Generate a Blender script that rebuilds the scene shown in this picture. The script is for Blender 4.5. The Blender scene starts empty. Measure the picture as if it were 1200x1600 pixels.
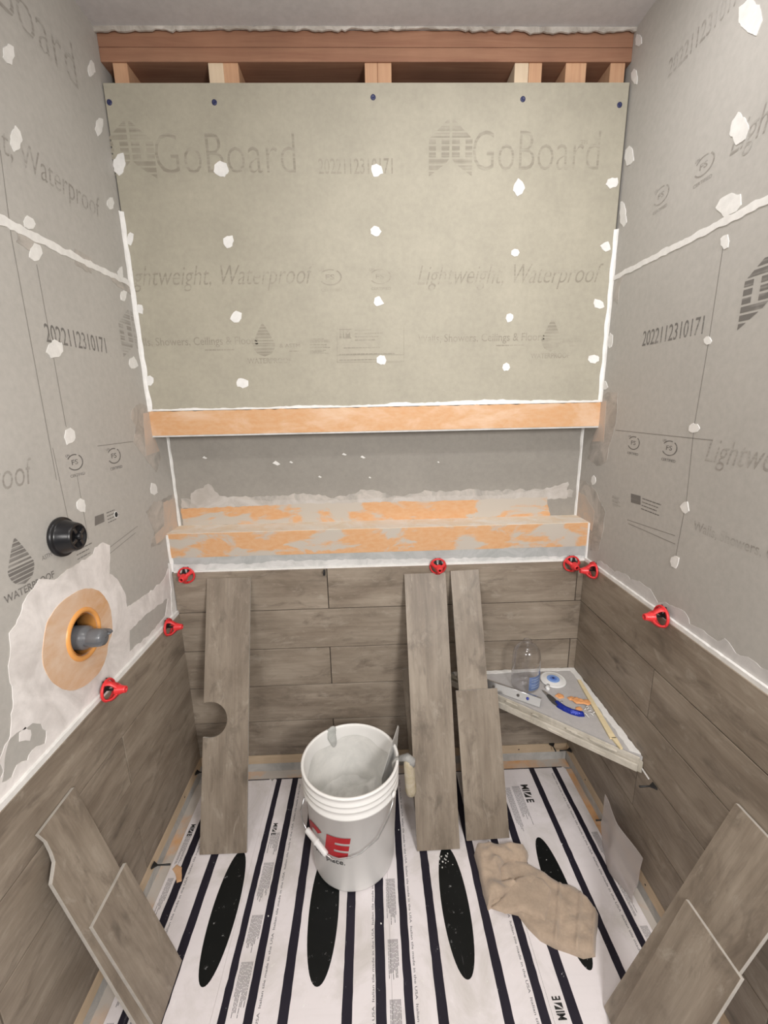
import bpy, bmesh, math, random
from mathutils import Vector, Matrix, noise
from mathutils.geometry import tessellate_polygon
random.seed(7)
scene = bpy.context.scene
C = scene.collection
# ------------------------------------------------------------------ camera
CP = Vector((0.7219, -1.5044, 1.4368)); F_PX = 689.53
FW = Vector((0.0264953, 0.97028287, -0.2405185)); RT = Vector((0.99929083, -0.03214737, -0.01960569)); UP = Vector((0.0267551, 0.23982848, 0.97044653))
cam = bpy.data.objects.new('camera', bpy.data.cameras.new('camera')); C.objects.link(cam); scene.camera = cam
cam.matrix_world = Matrix(((RT.x, UP.x, -FW.x, CP.x), (RT.y, UP.y, -FW.y, CP.y), (RT.z, UP.z, -FW.z, CP.z), (0, 0, 0, 1)))
cam.data.sensor_fit = 'VERTICAL'; cam.data.sensor_height = 24; cam.data.lens = 24 * F_PX / 1600; cam.data.clip_start = .02
# ------------------------------------------------------------------ world, lamps, exposure
W = bpy.data.worlds.new('world'); scene.world = W; W.use_nodes = True
W.node_tree.nodes['Background'].inputs[0].default_value = (.95, .93, .95, 1); W.node_tree.nodes['Background'].inputs[1].default_value = .12
def area(name, loc, target, size, power, col, shape='DISK', sy=None):
    d = bpy.data.lights.new(name, 'AREA'); d.shape = shape; d.size = size; d.energy = power; d.color = col
    if sy: d.size_y = sy
    o = bpy.data.objects.new(name, d); C.objects.link(o); o.location = loc
    o.rotation_euler = (Vector(target) - Vector(loc)).to_track_quat('-Z', 'Y').to_euler(); return o
area('shower_ceiling_lamp', (1.13, -.56, 2.425), (1.1, -.5, 0), .13, 3.8, (1, .97, .95))
area('bathroom_ceiling_lamp', (.75, -1.3, 2.425), (.75, -1.2, 0), .13, 5.5, (1, .96, .90))
area('fill_light_right', (1.35, -2.1, 1.62), (.3, -.5, .6), .45, 32, (1, .97, .94))  # added fill from the open side, balanced for brightness; no known lamp
area('fill_light_left', (.15, -2.1, 1.62), (1.2, -.5, .6), .45, 9, (1, .97, .94))  # weaker added fill opposite, also no known lamp
sd = bpy.data.lights.new('added_spot', 'SPOT'); sd.energy = 17; sd.spot_size = 1.25; sd.spot_blend = 1; sd.shadow_soft_size = .05; sd.color = (.97, .97, 1)  # added spot to brighten the upper right of the walls, no known fixture
so_ = bpy.data.objects.new('added_spot', sd); C.objects.link(so_); so_.location = (.45, -1.3, 2.35); so_.rotation_euler = (Vector((1.15, 0, 1.95)) - so_.location).to_track_quat('-Z', 'Y').to_euler()
scene.view_settings.view_transform = 'Standard'; scene.view_settings.look = 'None'
scene.view_settings.exposure = 0.0; scene.view_settings.gamma = 1; scene.view_settings.use_curve_mapping = False
# ------------------------------------------------------------------ measuring: a pixel of the photograph to a point on a real plane
def at(px, py, ax, v):
    d = FW + RT * ((px - 600) / F_PX) - UP * ((py - 800) / F_PX); i = 'xyz'.index(ax)
    return CP + d * ((v - CP[i]) / d[i])
def atp(px, py, n, d0):
    d = FW + RT * ((px - 600) / F_PX) - UP * ((py - 800) / F_PX)
    return CP + d * ((d0 - n.dot(CP)) / n.dot(d))
# ------------------------------------------------------------------ helpers
class MB:
    def __init__(s): s.v = []; s.f = []; s.uv = []; s.mi = []; s.sm = []
    def face(s, pts, uv=None, mi=0, sm=False):
        b = len(s.v); s.v += [tuple(p) for p in pts]; s.f.append(tuple(range(b, b + len(pts)))); s.uv.append(uv); s.mi.append(mi); s.sm.append(sm)
    def mesh(s, vs, fs, M=None, mi=0, sm=False, uv=None):
        b = len(s.v); s.v += [tuple(M @ Vector(p)) if M else tuple(p) for p in vs]
        for f in fs:
            s.f.append(tuple(b + i for i in f)); s.uv.append([uv[i] for i in f] if uv else None); s.mi.append(mi); s.sm.append(sm)
    def box(s, a, b, M=None, mi=0, uvf=None, bev=0):
        bm = bmesh.new(); bmesh.ops.create_cube(bm, size=1)
        c = [(a[i] + b[i]) / 2 for i in range(3)]; z = [abs(b[i] - a[i]) for i in range(3)]
        for v in bm.verts: v.co = Vector([c[i] + v.co[i] * z[i] for i in range(3)])
        if bev: bmesh.ops.bevel(bm, geom=bm.edges[:], offset=bev, segments=1, affect='EDGES')
        bm.verts.index_update(); vs = [v.co.copy() for v in bm.verts]; fs = [[v.index for v in f.verts] for f in bm.faces]; bm.free()
        s.mesh(vs, fs, M, mi, False, [uvf(p) for p in vs] if uvf else None)
    def tube(s, pts, r, n=8, mi=0, M=None, cap=True):
        pts = [Vector(p) for p in pts]; R = r if isinstance(r, (list, tuple)) else [r] * len(pts)
        vs = []; fs = []; pn = None
        for i, p in enumerate(pts):
            t = (pts[min(i + 1, len(pts) - 1)] - pts[max(i - 1, 0)]).normalized()
            if pn is None: pn = t.orthogonal().normalized()
            pn = (pn - t * pn.dot(t)).normalized(); q = t.cross(pn)
            for k in range(n):
                a = 2 * math.pi * k / n; vs.append(p + (pn * math.cos(a) + q * math.sin(a)) * R[i])
        for i in range(len(pts) - 1):
            for k in range(n): fs.append((i * n + k, i * n + (k + 1) % n, (i + 1) * n + (k + 1) % n, (i + 1) * n + k))
        if cap: fs += [tuple(range(n))[::-1], tuple(range((len(pts) - 1) * n, len(pts) * n))]
        s.mesh(vs, fs, M, mi, True)
    def lathe(s, prof, n=40, M=None, mi=0, close=False):
        vs = []; fs = []; m = len(prof)
        for k in range(n):
            a = 2 * math.pi * k / n
            for r, z in prof: vs.append((r * math.cos(a), r * math.sin(a), z))
        for k in range(n):
            for j in range(m - 1): fs.append((k * m + j, ((k + 1) % n) * m + j, ((k + 1) % n) * m + j + 1, k * m + j + 1))
        s.mesh(vs, fs, M, mi, True)
    def prism(s, loop, d0, d1, O, U, V, N, mi=0, holes=()):
        """polygon in (u,v), extruded from d0 to d1 along N, placed at O"""
        P = lambda q, d: O + U * q[0] + V * q[1] + N * d
        loops = [loop] + list(holes); flat = [q for l in loops for q in l]
        tris = tessellate_polygon([[Vector((q[0], q[1], 0)) for q in l] for l in loops])
        m = len(flat); vs = [P(q, d0) for q in flat] + [P(q, d1) for q in flat]; uv = flat + flat
        fs = []
        for t in tris:
            a, b, c = [Vector((flat[i][0], flat[i][1])) for i in t]
            if (b - a).cross(c - a) < 0: t = t[::-1]
            fs += [tuple(i + m for i in t), tuple(t)[::-1]]
        k = 0
        for l in loops:
            ar = sum(l[i][0] * l[(i + 1) % len(l)][1] - l[(i + 1) % len(l)][0] * l[i][1] for i in range(len(l)))
            for i in range(len(l)):
                a, b = k + i, k + (i + 1) % len(l)
                if (ar < 0) == (l is loop): a, b = b, a
                fs.append((a, b, b + m, a + m))
            k += len(l)
        s.mesh(vs, fs, None, mi, False, uv)
    def build(s, name, mats, parent=None, M=None, merge=True):
        me = bpy.data.meshes.new(name); inv = M.inverted() if M else None
        me.from_pydata([tuple(inv @ Vector(v)) for v in s.v] if inv else s.v, [], s.f)
        if any(u for u in s.uv):
            l = me.uv_layers.new(name='UVMap'); k = 0
            for f, u in zip(s.f, s.uv):
                for j in range(len(f)): l.data[k].uv = u[j] if u else (0, 0); k += 1
        for m in (mats if isinstance(mats, (list, tuple)) else [mats]): me.materials.append(m)
        me.polygons.foreach_set('material_index', s.mi); me.polygons.foreach_set('use_smooth', s.sm); me.validate(); me.update()
        o = bpy.data.objects.new(name, me); C.objects.link(o)
        if M: o.matrix_world = M
        if parent:
            o.parent = parent
            if M: o.matrix_parent_inverse = parent_mat(parent).inverted()
        return o
def parent_mat(o):
    m = Matrix.Translation(o.location) @ o.rotation_euler.to_matrix().to_4x4()
    return (parent_mat(o.parent) @ o.matrix_parent_inverse @ m) if o.parent else m
def part(mb, name, mats, parent):
    """world-space mesh put under its parent empty (whose frame may be anywhere)"""
    o = mb.build(name, mats); o.parent = parent; o.matrix_parent_inverse = parent_mat(parent).inverted(); return o
def thing(name, label, cat, loc, group=None):
    o = bpy.data.objects.new(name, None); C.objects.link(o); o.location = loc; o.empty_display_size = .05
    o['label'] = label; o['category'] = cat
    if group: o['group'] = group
    return o
def tag(o, label, cat, group=None):
    o['label'] = label; o['category'] = cat
    if group: o['group'] = group
    return o
def struct(o): o['kind'] = 'structure'; return o
def jag(l, amp=.004, step=.012, seed=0):
    out = []
    for i in range(len(l)):
        a = Vector(l[i]).to_2d(); b = Vector(l[(i + 1) % len(l)]).to_2d(); n = max(1, int((b - a).length / step)); t = (b - a).normalized(); t = Vector((-t.y, t.x))
        for k in range(n):
            p = a.lerp(b, k / n); w = noise.noise(Vector((p.x * 45, p.y * 45, seed))) + .6 * noise.noise(Vector((p.x * 130, p.y * 130, seed + 5)))
            p = p + t * w * amp * 2; out.append((p.x, p.y))
    return out
def pillow(mb, loop, O, U, V, N, h, edge, res, hf=None, mi=0, base=0.0):
    """a soft solid over an outline: grid inside it, rising from the edge"""
    bm = bmesh.new(); L = [Vector(q).to_2d() for q in loop]
    def dist(p):
        d = 9
        for i in range(len(L)):
            a, b = L[i], L[(i + 1) % len(L)]; ab = b - a; t = max(0, min(1, (p - a).dot(ab) / max(ab.length_squared, 1e-12))); d = min(d, (p - a - ab * t).length)
        return d
    def inside(p):
        c = False
        for i in range(len(L)):
            a, b = L[i], L[(i + 1) % len(L)]
            if (a.y > p.y) != (b.y > p.y) and p.x < (b.x - a.x) * (p.y - a.y) / (b.y - a.y) + a.x: c = not c
        return c
    x0 = min(q.x for q in L); x1 = max(q.x for q in L); y0 = min(q.y for q in L); y1 = max(q.y for q in L)
    pts = []
    for i in range(len(L)):
        a, b = L[i], L[(i + 1) % len(L)]; n = max(1, int((b - a).length / res))
        for k in range(n): pts.append((a.lerp(b, k / n), 0.0))
    nb = len(pts); y = y0 + res / 2; r = 0
    while y < y1:
        x = x0 + (res / 2 if r % 2 else 0)
        while x < x1:
            p = Vector((x, y))
            if inside(p):
                d = dist(p)
                if d > res * .45: pts.append((p, d))
            x += res
        y += res * .866; r += 1
    from mathutils.geometry import delaunay_2d_cdt
    vs, es, fs, ov, oe, of = delaunay_2d_cdt([p for p, d in pts], [(i, (i + 1) % nb) for i in range(nb)], [list(range(nb))], 1, 1e-6)
    out = []; bot = []
    for i, v in enumerate(vs):
        d = dist(v); z = h * math.sqrt(max(0, 1 - (1 - min(d / edge, 1)) ** 2))
        if hf: z *= hf(v.x, v.y)
        out.append(O + U * v.x + V * v.y + N * (z + base)); bot.append(O + U * v.x + V * v.y + N * base)
    n = len(out); fl = []
    for f in fs:
        a, b, c = [vs[i] for i in f[:3]]
        if (b - a).cross(c - a) < 0: f = f[::-1]
        fl.append(tuple(f)); fl.append(tuple(i + n for i in f)[::-1])
    mb.mesh(out + bot, fl, None, mi, True, [tuple(v) for v in vs] * 2)
# ------------------------------------------------------------------ materials
def mat(name, col=(.5, .5, .5), rough=.6, metal=0, spec=.5):
    m = bpy.data.materials.new(name); m.use_nodes = True; b = m.node_tree.nodes['Principled BSDF']
    b.inputs['Base Color'].default_value = (*col, 1); b.inputs['Roughness'].default_value = rough; b.inputs['Metallic'].default_value = metal
    b.inputs['Specular IOR Level'].default_value = spec; return m
def nn(m, t, **k):
    n = m.node_tree.nodes.new(t)
    for a, v in k.items():
        if a in n.inputs: n.inputs[a].default_value = v
        else: setattr(n, a, v)
    return n
def lk(m, a, b): m.node_tree.links.new(a, b)
def coords(m, kind='Object', scale=(1, 1, 1)):
    t = nn(m, 'ShaderNodeTexCoord'); mp = nn(m, 'ShaderNodeMapping'); mp.inputs['Scale'].default_value = scale; lk(m, t.outputs[kind], mp.inputs[0]); return mp.outputs[0]
def nz(m, co, scale, detail=4, rough=.55, dist=0):
    n = nn(m, 'ShaderNodeTexNoise'); n.inputs['Scale'].default_value = scale; n.inputs['Detail'].default_value = detail; n.inputs['Roughness'].default_value = rough; n.inputs['Distortion'].default_value = dist
    lk(m, co, n.inputs['Vector']); return n.outputs['Fac']
def ramp(m, f, stops):
    r = nn(m, 'ShaderNodeValToRGB'); e = r.color_ramp.elements
    while len(e) < len(stops): e.new(.5)
    for x, (p, c) in zip(e, stops): x.position = p; x.color = (*c, 1) if len(c) == 3 else c
    lk(m, f, r.inputs[0]); return r.outputs[0]
def mix(m, f, a, b, mode='MIX'):
    x = nn(m, 'ShaderNodeMix'); x.data_type = 'RGBA'; x.blend_type = mode
    for i, v in ((0, f), (6, a), (7, b)):
        if isinstance(v, (int, float)): x.inputs[i].default_value = v
        elif isinstance(v, tuple): x.inputs[i].default_value = (*v, 1)
        else: lk(m, v, x.inputs[i])
    return x.outputs[2]
def base(m, c): lk(m, c, m.node_tree.nodes['Principled BSDF'].inputs['Base Color'])
def bump(m, f, strength=.3, dist=.002):
    b = nn(m, 'ShaderNodeBump'); b.inputs['Strength'].default_value = strength; b.inputs['Distance'].default_value = dist; lk(m, f, b.inputs['Height']); lk(m, b.outputs[0], m.node_tree.nodes['Principled BSDF'].inputs['Normal'])
g3 = lambda v: (v, v, v)
def m_mottle(name, c, dark=.86, light=1.1, sc=6, rough=.6, fine=60, spec=.4, bmp=0):
    m = mat(name, c, rough, spec=spec); co = coords(m)
    f = nz(m, co, sc, 5, .6); x = mix(m, 1, c, ramp(m, f, [(.3, g3(dark)), (.7, g3(light))]), 'MULTIPLY')
    f2 = nz(m, co, fine, 3, .6); x = mix(m, 1, x, ramp(m, f2, [(.3, g3(.95)), (.7, g3(1.05))]), 'MULTIPLY'); base(m, x)
    if bmp: bump(m, f2, bmp, .001)
    return m
BOARD_B = (.385, .358, .288); BOARD_S = (.455, .438, .410)
M_boardb = m_mottle('backer_board_olive', BOARD_B, .93, 1.07, 7, .62)
M_boards = m_mottle('backer_board_grey', BOARD_S, .95, 1.04, 3, .62)
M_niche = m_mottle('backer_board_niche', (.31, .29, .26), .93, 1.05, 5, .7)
def m_print(name, board, ink, lo=.42, hi=.6):
    m = mat(name, ink, .65); co = coords(m); cs = coords(m, scale=(4, 4, 150))
    a = nz(m, cs, 1, 2, .5); b = nz(m, co, 16, 3, .6)
    s = nn(m, 'ShaderNodeMath', operation='ADD'); lk(m, a, s.inputs[0]); lk(m, b, s.inputs[1])
    s2 = nn(m, 'ShaderNodeMath', operation='MULTIPLY'); lk(m, s.outputs[0], s2.inputs[0]); s2.inputs[1].default_value = .5
    base(m, mix(m, ramp(m, s2.outputs[0], [(lo, g3(1)), (hi, g3(.12))]), board, ink)); return m
M_printb = m_print('faded_print_olive', BOARD_B, (.27, .245, .195)); M_prints = m_print('faded_print_grey', BOARD_S, (.29, .27, .245))
M_printd = m_print('dark_print', BOARD_S, (.17, .16, .15), .5, .75)
M_pencil = mat('pencil_line', (.2, .185, .165), .7)
M_white = m_mottle('white_sealant', (.80, .79, .77), .93, 1.05, 20, .45, bmp=.3)
def m_mud():
    m = mat('thinset_skim', (.7, .68, .66), .6); co = coords(m)
    f = nz(m, co, 9, 6, .6, .8); f2 = nz(m, co, 55, 4, .6)
    x = mix(m, ramp(m, f, [(.35, g3(0)), (.62, g3(1))]), (.64, .605, .585), (.84, .805, .79))
    x = mix(m, 1, x, ramp(m, f2, [(.3, g3(.95)), (.7, g3(1.04))]), 'MULTIPLY'); base(m, x); bump(m, f, .3, .002); return m
M_mud = m_mud()
def m_skim(name, a, b):
    m = mat(name, a, .6); co = coords(m, scale=(1, 1, 1)); f = nz(m, co, 14, 6, .65, 1)
    base(m, mix(m, ramp(m, f, [(.36, g3(0)), (.64, g3(1))]), a, b)); bump(m, f, .2, .002); return m
M_greymud = m_skim('grey_thinset', (.37, .37, .36), (.52, .51, .49))
M_smear = m_skim('thin_smear', (.33, .31, .285), (.52, .48, .44))
def m_membrane(name, patch, lo, hi):
    m = mat(name, (.62, .34, .16), .55); co = coords(m, scale=(1, 1, 2.2)); f = nz(m, co, 9, 6, .62, .9); f2 = nz(m, co, 40, 4, .6)
    x = mix(m, ramp(m, f2, [(.35, g3(0)), (.75, g3(1))]), (.62, .335, .155), (.64, .40, .23))
    f3 = nz(m, co, 5, 5, .6, .5)
    base(m, mix(m, ramp(m, f3, [(lo, g3(0)), (hi, g3(1))]), x, patch)); bump(m, f, .2, .001); return m
M_mem = m_membrane('orange_membrane', (.74, .55, .40), .48, .72)
M_pan = m_membrane('pan_membrane', (.50, .455, .41), .38, .56)
M_memp = m_membrane('orange_membrane_patchy', (.50, .45, .39), .50, .56)
M_memmud = m_skim('membrane_under_thinset', (.60, .47, .38), (.50, .44, .39))
M_collar = m_membrane('collar_membrane', (.74, .57, .44), .36, .62)
M_orangeplastic = mat('orange_plastic', (.78, .36, .10), .35)
def m_plank(name='wood_look_porcelain', tone=1.0):
    m = mat(name, (.25, .22, .18), .48); co = coords(m, 'UV'); T = lambda s: coords(m, 'UV', s)
    big = nz(m, T((3.2, 9, 1)), 1, 6, .62, .4); grain = nz(m, T((7, 150, 1)), 1, 4, .65, .2); streak = nz(m, T((2.6, 34, 1)), 1, 5, .6, .9); dk = nz(m, T((7, 17, 1)), 1, 6, .66, .7); blot = nz(m, T((13, 30, 1)), 1, 7, .72, .6)
    c = mix(m, ramp(m, big, [(.34, g3(0)), (.64, g3(1))]), tuple(v * tone for v in (.212, .170, .130)), tuple(v * tone for v in (.338, .285, .228)))
    c = mix(m, 1, c, ramp(m, streak, [(.32, (.84, .83, .82)), (.66, (1.08, 1.08, 1.08))]), 'MULTIPLY')
    c = mix(m, 1, c, ramp(m, grain, [(.3, (.90, .90, .89)), (.66, (1.05, 1.05, 1.05))]), 'MULTIPLY')
    c = mix(m, ramp(m, dk, [(.53, g3(0)), (.70, g3(.8))]), c, tuple(v * tone for v in (.140, .111, .085)))
    c = mix(m, ramp(m, blot, [(.56, g3(0)), (.72, g3(.55))]), c, tuple(v * tone for v in (.43, .38, .315)))
    v = nn(m, 'ShaderNodeTexVoronoi'); v.inputs['Scale'].default_value = 1; wv = nn(m, 'ShaderNodeVectorMath', operation='ADD'); nv = nn(m, 'ShaderNodeTexNoise'); nv.inputs['Scale'].default_value = 3; lk(m, T((9, 20, 1)), nv.inputs['Vector'])
    sc_ = nn(m, 'ShaderNodeVectorMath', operation='SCALE'); sc_.inputs['Scale'].default_value = .28; lk(m, nv.outputs['Color'], sc_.inputs[0]); lk(m, T((3.4, 7.5, 1)), wv.inputs[0]); lk(m, sc_.outputs[0], wv.inputs[1]); lk(m, wv.outputs[0], v.inputs['Vector'])
    kn = ramp(m, v.outputs['Distance'], [(.02, g3(1)), (.15, g3(.35)), (.22, g3(0))]); bl2 = nz(m, T((5, 11, 1)), 1, 2, .6, 1)
    kk = mix(m, 1, kn, ramp(m, bl2, [(.47, g3(.0)), (.58, g3(.85))]), 'MULTIPLY')
    c = mix(m, kk, c, tuple(v * tone for v in (.085, .068, .052))); base(m, c); bump(m, grain, .25, .001); return m
M_plank = m_plank(); M_plank2 = m_plank('loose_wood_look_porcelain', .97)
M_tilebody = m_mottle('porcelain_edge', (.46, .43, .39), .9, 1.08, 40, .6)
M_grout = mat('dark_joint', (.035, .03, .025), .9)
def m_wood(name, a, b, sc=(3, 60, 60)):
    m = mat(name, a, .65); f = nz(m, coords(m, scale=sc), 1, 4, .6, .8); f2 = nz(m, coords(m), 5, 4, .6)
    c = mix(m, ramp(m, f, [(.3, g3(0)), (.7, g3(1))]), a, b); base(m, mix(m, 1, c, ramp(m, f2, [(.3, g3(.85)), (.7, g3(1.1))]), 'MULTIPLY')); return m
M_redwood = m_wood('old_framing_lumber', (.27, .125, .075), (.36, .19, .115)); M_fir = m_wood('framing_stud', (.52, .29, .17), (.62, .38, .23), (60, 60, 3)); M_pale = m_wood('pale_stud', (.64, .5, .35), (.7, .57, .42), (60, 60, 3))
M_darkwood = m_wood('dark_sheathing', (.07, .045, .04), (.12, .08, .07)); M_strip = m_wood('ledger_strip', (.52, .40, .27), (.60, .47, .33), (8, 8, 40)); M_shim = m_wood('pine_shim', (.74, .62, .38), (.82, .70, .46))
M_ceil = m_mottle('ceiling_paint', (.53, .51, .51), .95, 1.05, 8, .7)
M_black = mat('black_plastic', (.012, .012, .014), .28); M_blackclip = mat('black_clip_plastic', (.015, .015, .015), .5)
M_red = mat('red_plastic', (.72, .035, .04), .35); M_greyp = mat('grey_plastic', (.13, .135, .145), .3)
M_steel = mat('worn_steel', (.55, .55, .55), .3, 1); M_bluesc = mat('blue_screw', (.03, .035, .10), .4)
# ------------------------------------------------------------------ text
_tc = {}
def text2d(s, bold=0.0, shear=0.0):
    k = (s, bold, shear)
    if k in _tc: return _tc[k]
    cu = bpy.data.curves.new('t', 'FONT'); cu.body = s; cu.size = 1; cu.offset = bold; cu.shear = shear; cu.resolution_u = 3
    o = bpy.data.objects.new('t', cu); C.objects.link(o); bpy.context.view_layer.update()
    me = bpy.data.meshes.new_from_object(o.evaluated_get(bpy.context.evaluated_depsgraph_get()))
    vs = [(v.co.x, v.co.y) for v in me.vertices]; fs = [tuple(p.vertices) for p in me.polygons]
    bpy.data.objects.remove(o); bpy.data.curves.remove(cu); bpy.data.meshes.remove(me)
    x0 = min(v[0] for v in vs); x1 = max(v[0] for v in vs); _tc[k] = (vs, fs, x0, x1); return _tc[k]
def put_text(mb, s, O, U, V, w, h, lift, N, bold=0.0, shear=0.0, mi=0, warp=None):
    """text from baseline start O, total width w, cap height h"""
    vs, fs, x0, x1 = text2d(s, bold, shear); sx = w / (x1 - x0); sy = h / .70
    P = [O + U * ((x - x0) * sx) + V * (y * sy) + N * lift for x, y in vs]
    if warp: P = [warp(p) for p in P]
    mb.mesh(P, fs, None, mi)
def quad(mb, O, U, V, N, lift, u0, v0, u1, v1, mi=0):
    mb.face([O + U * a + V * b + N * lift for a, b in ((u0, v0), (u1, v0), (u1, v1), (u0, v1))], None, mi)
X_, Y_, Z_ = Vector((1, 0, 0)), Vector((0, 1, 0)), Vector((0, 0, 1))
WD = 1.5; ZT = .8647; P_ = .1574; ZB = ZT - 5 * P_; ZC = 2.445; YN = .107; ZS = 1.005; ZH = 1.345; ZH2 = 1.425; ZJ = 1.803
WALL = {'B': (lambda x, y: at(x, y, 'y', 0), X_, -Y_, lambda p: (p.x, p.z), Vector((0, 0, 0))),
        'L': (lambda x, y: at(x, y, 'x', 0), Y_, X_, lambda p: (p.y, p.z), Vector((0, 0, 0))),
        'R': (lambda x, y: at(x, y, 'x', WD), -Y_, -X_, lambda p: (-p.y, p.z), Vector((WD, 0, 0))),
        'N': (lambda x, y: at(x, y, 'y', YN), X_, -Y_, lambda p: (p.x, p.z), Vector((0, YN, 0)))}
def patch(mb, wall, pts, th=.0012, lift=0.0, amp=.003, mi=0, holes=(), seed=0, step=.01, world=False, wholes=()):
    f, U, N, to, O = WALL[wall]
    l = jag(pts if world else [to(f(*p)) for p in pts], amp, step, seed); hs = [jag([to(f(*p)) for p in h], amp, step, seed + 3) for h in holes] + list(wholes)
    mb.prism(l, lift, lift + th, O, U, Z_, N, mi, hs)
# ================================================================== STRUCTURE
# floor and ceiling
b = MB(); b.box((-.1, -2.3, -.06), (1.6, .2, -.004)); struct(b.build('floor', m_mottle('shower_pan_thinset', (.42, .40, .38), .85, 1.1, 8, .7)))
b = MB(); b.box((-.1, -2.3, ZC), (1.6, .2, ZC + .05)); ceil = struct(b.build('ceiling', M_ceil))
b = MB(); f = jag([(.0, 2.432), (.1, 2.433), (.33, 2.440), (.6, 2.436), (.9, 2.441), (1.2, 2.433), (1.5, 2.436), (1.5, 2.447), (0, 2.447)], .003, .009, 4)
b.prism(f, .0, .005, Vector((0, .004, 0)), X_, Z_, -Y_); b.build('torn_plaster_edge', m_skim('torn_plaster', (.33, .29, .25), (.62, .58, .53)), ceil)
# back wall: upper board, niche, lower board
b = MB(); b.box((.004, 0, ZH2), (WD - .006, .013, 2.316)); wb = struct(b.build('wall_back', M_boardb))
b = MB(); b.box((0, 0, 0), (WD, .02, ZS - .001)); b.box((0, .02, -.01), (WD, YN + .02, ZS - .001)); b.build('lower_board', M_boards, wb)
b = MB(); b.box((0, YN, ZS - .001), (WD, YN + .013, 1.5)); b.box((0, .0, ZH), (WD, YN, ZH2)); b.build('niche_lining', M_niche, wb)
b = MB()
for (x0, x1, k) in ((.03, .07, 0), (.294, .336, 1), (.336, .378, 0), (.734, .770, 0), (.7705, .81, 0), (1.164, 1.204, 1), (1.205, 1.243, 0), (1.312, 1.372, 0), (1.442, 1.485, 0)):
    s = MB(); s.box((x0, .016, 1.5), (x1, .10, 2.3725), bev=.001); s.build('stud', M_pale if k else M_fir, wb)
for z0, z1 in ((2.3725, 2.4055), (2.4065, 2.4445)):
    s = MB(); s.box((0, .012, z0), (WD, .10, z1), bev=.001); s.build('top_plate', M_redwood, wb)
s = MB(); s.box((0, .105, 1.5), (WD, .125, 2.45)); s.build('sheathing', M_darkwood, wb)
# side walls (they run on into the niche)
def side(name, x0, x1, xt):
    b = MB(); b.box((x0, -2.3, -.02), (x1, YN + .013, ZC + .01)); return struct(b.build(name, M_boards))
b = MB(); b.box((-.03, -2.3, -.02), (0, YN + .013, 2.45))
wl = side('wall_left', -.04, 0, 0); wr = side('wall_right', WD, WD + .04, 0)
# cut the valve hole through the left wall board
VY, VZ, VR = -.495, .897, .052
bm = bmesh.new(); bm.from_mesh(wl.data); bm.free()
def wall_with_hole():
    b = MB(); n = 36; circ = [(VY + VR * math.cos(2 * math.pi * k / n), VZ + VR * math.sin(2 * math.pi * k / n)) for k in range(n)]
    b.prism([(-2.3, -.02), (YN + .013, -.02), (YN + .013, ZC + .01), (-2.3, ZC + .01)], -.04, 0, Vector((0, 0, 0)), Y_, Z_, X_, 0, [circ[::-1]])
    return b
me_old = wl.data; tmp = wall_with_hole().build('wall_left_tmp', M_boards); wl.data = tmp.data; bpy.data.objects.remove(tmp); bpy.data.meshes.remove(me_old); wl.data.name = 'wall_left'
b = MB(); b.box((-.12, VY - .12, VZ - .12), (-.115, VY + .12, VZ + .12))
for a, c in (((-.12, VY - .12, VZ - .12), (-.04, VY - .115, VZ + .12)), ((-.12, VY + .115, VZ - .12), (-.04, VY + .12, VZ + .12)), ((-.12, VY - .12, VZ + .115), (-.04, VY + .12, VZ + .12)), ((-.12, VY - .12, VZ - .12), (-.04, VY + .12, VZ - .115))): b.box(a, c)
b.build('stud_cavity', mat('dark_cavity', (.02, .015, .015), .9), wl)
# ---- installed tile
def tiles(name, parent, O, U, N, rows, length, seed, ulo=0.0):
    mb = MB(); R = random.Random(seed); g = .0014
    for z0, z1, joints in rows:
        xs = [ulo] + joints + [length]
        for a, c in zip(xs[:-1], xs[1:]):
            ox, oy = R.uniform(0, 50), R.uniform(0, 50); dn = R.uniform(-.0004, .0004)
            bm = MB(); A = O + U * (a + g) + Z_ * (z0 + g); Lx = c - a - 2 * g; Lz = z1 - z0 - 2 * g
            M = Matrix((tuple([U.x, Z_.x, N.x, A.x]), tuple([U.y, Z_.y, N.y, A.y]), tuple([U.z, Z_.z, N.z, A.z]), (0, 0, 0, 1)))
            mb.box((0, 0, 0), (Lx, Lz, .0118 + dn), M, 0, lambda p: (p[0] + ox, p[1] + oy), bev=.0009)
        mb.box((ulo, z0, 0), (length, z1, .0065), Matrix((tuple([U.x, Z_.x, N.x, O.x]), tuple([U.y, Z_.y, N.y, O.y]), tuple([U.z, Z_.z, N.z, O.z]), (0, 0, 0, 1))), 1)
    o = mb.build(name, [M_plank, M_grout], parent); return o
r = [ZT - i * P_ for i in range(6)]
tiles('tile_cladding', wb, Vector((0, 0, 0)), X_, -Y_, [(r[1], r[0], [.553, 1.467]), (r[2], r[1], [.914]), (r[3], r[2], [.549, 1.463]), (r[4], r[3], [.914]), (r[5], r[4], [.547])], WD - .004, 1, .004)
tiles('tile_cladding', wl, Vector((0, -.012, 0)), -Y_, X_, [(r[2], r[1], [.902]), (r[3], r[2], [.430, 1.344]), (r[4], r[3], [.902]), (r[5], r[4], [.430, 1.344])], 1.9, 2)
tiles('tile_cladding', wr, Vector((WD, -.012, 0)), -Y_, -X_, [(r[1], r[0], [.902]), (r[2], r[1], [.437, 1.35]), (r[3], r[2], [.902]), (r[4], r[3], [.428, 1.344]), (r[5], r[4], [.902])], 1.9, 3)
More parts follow.
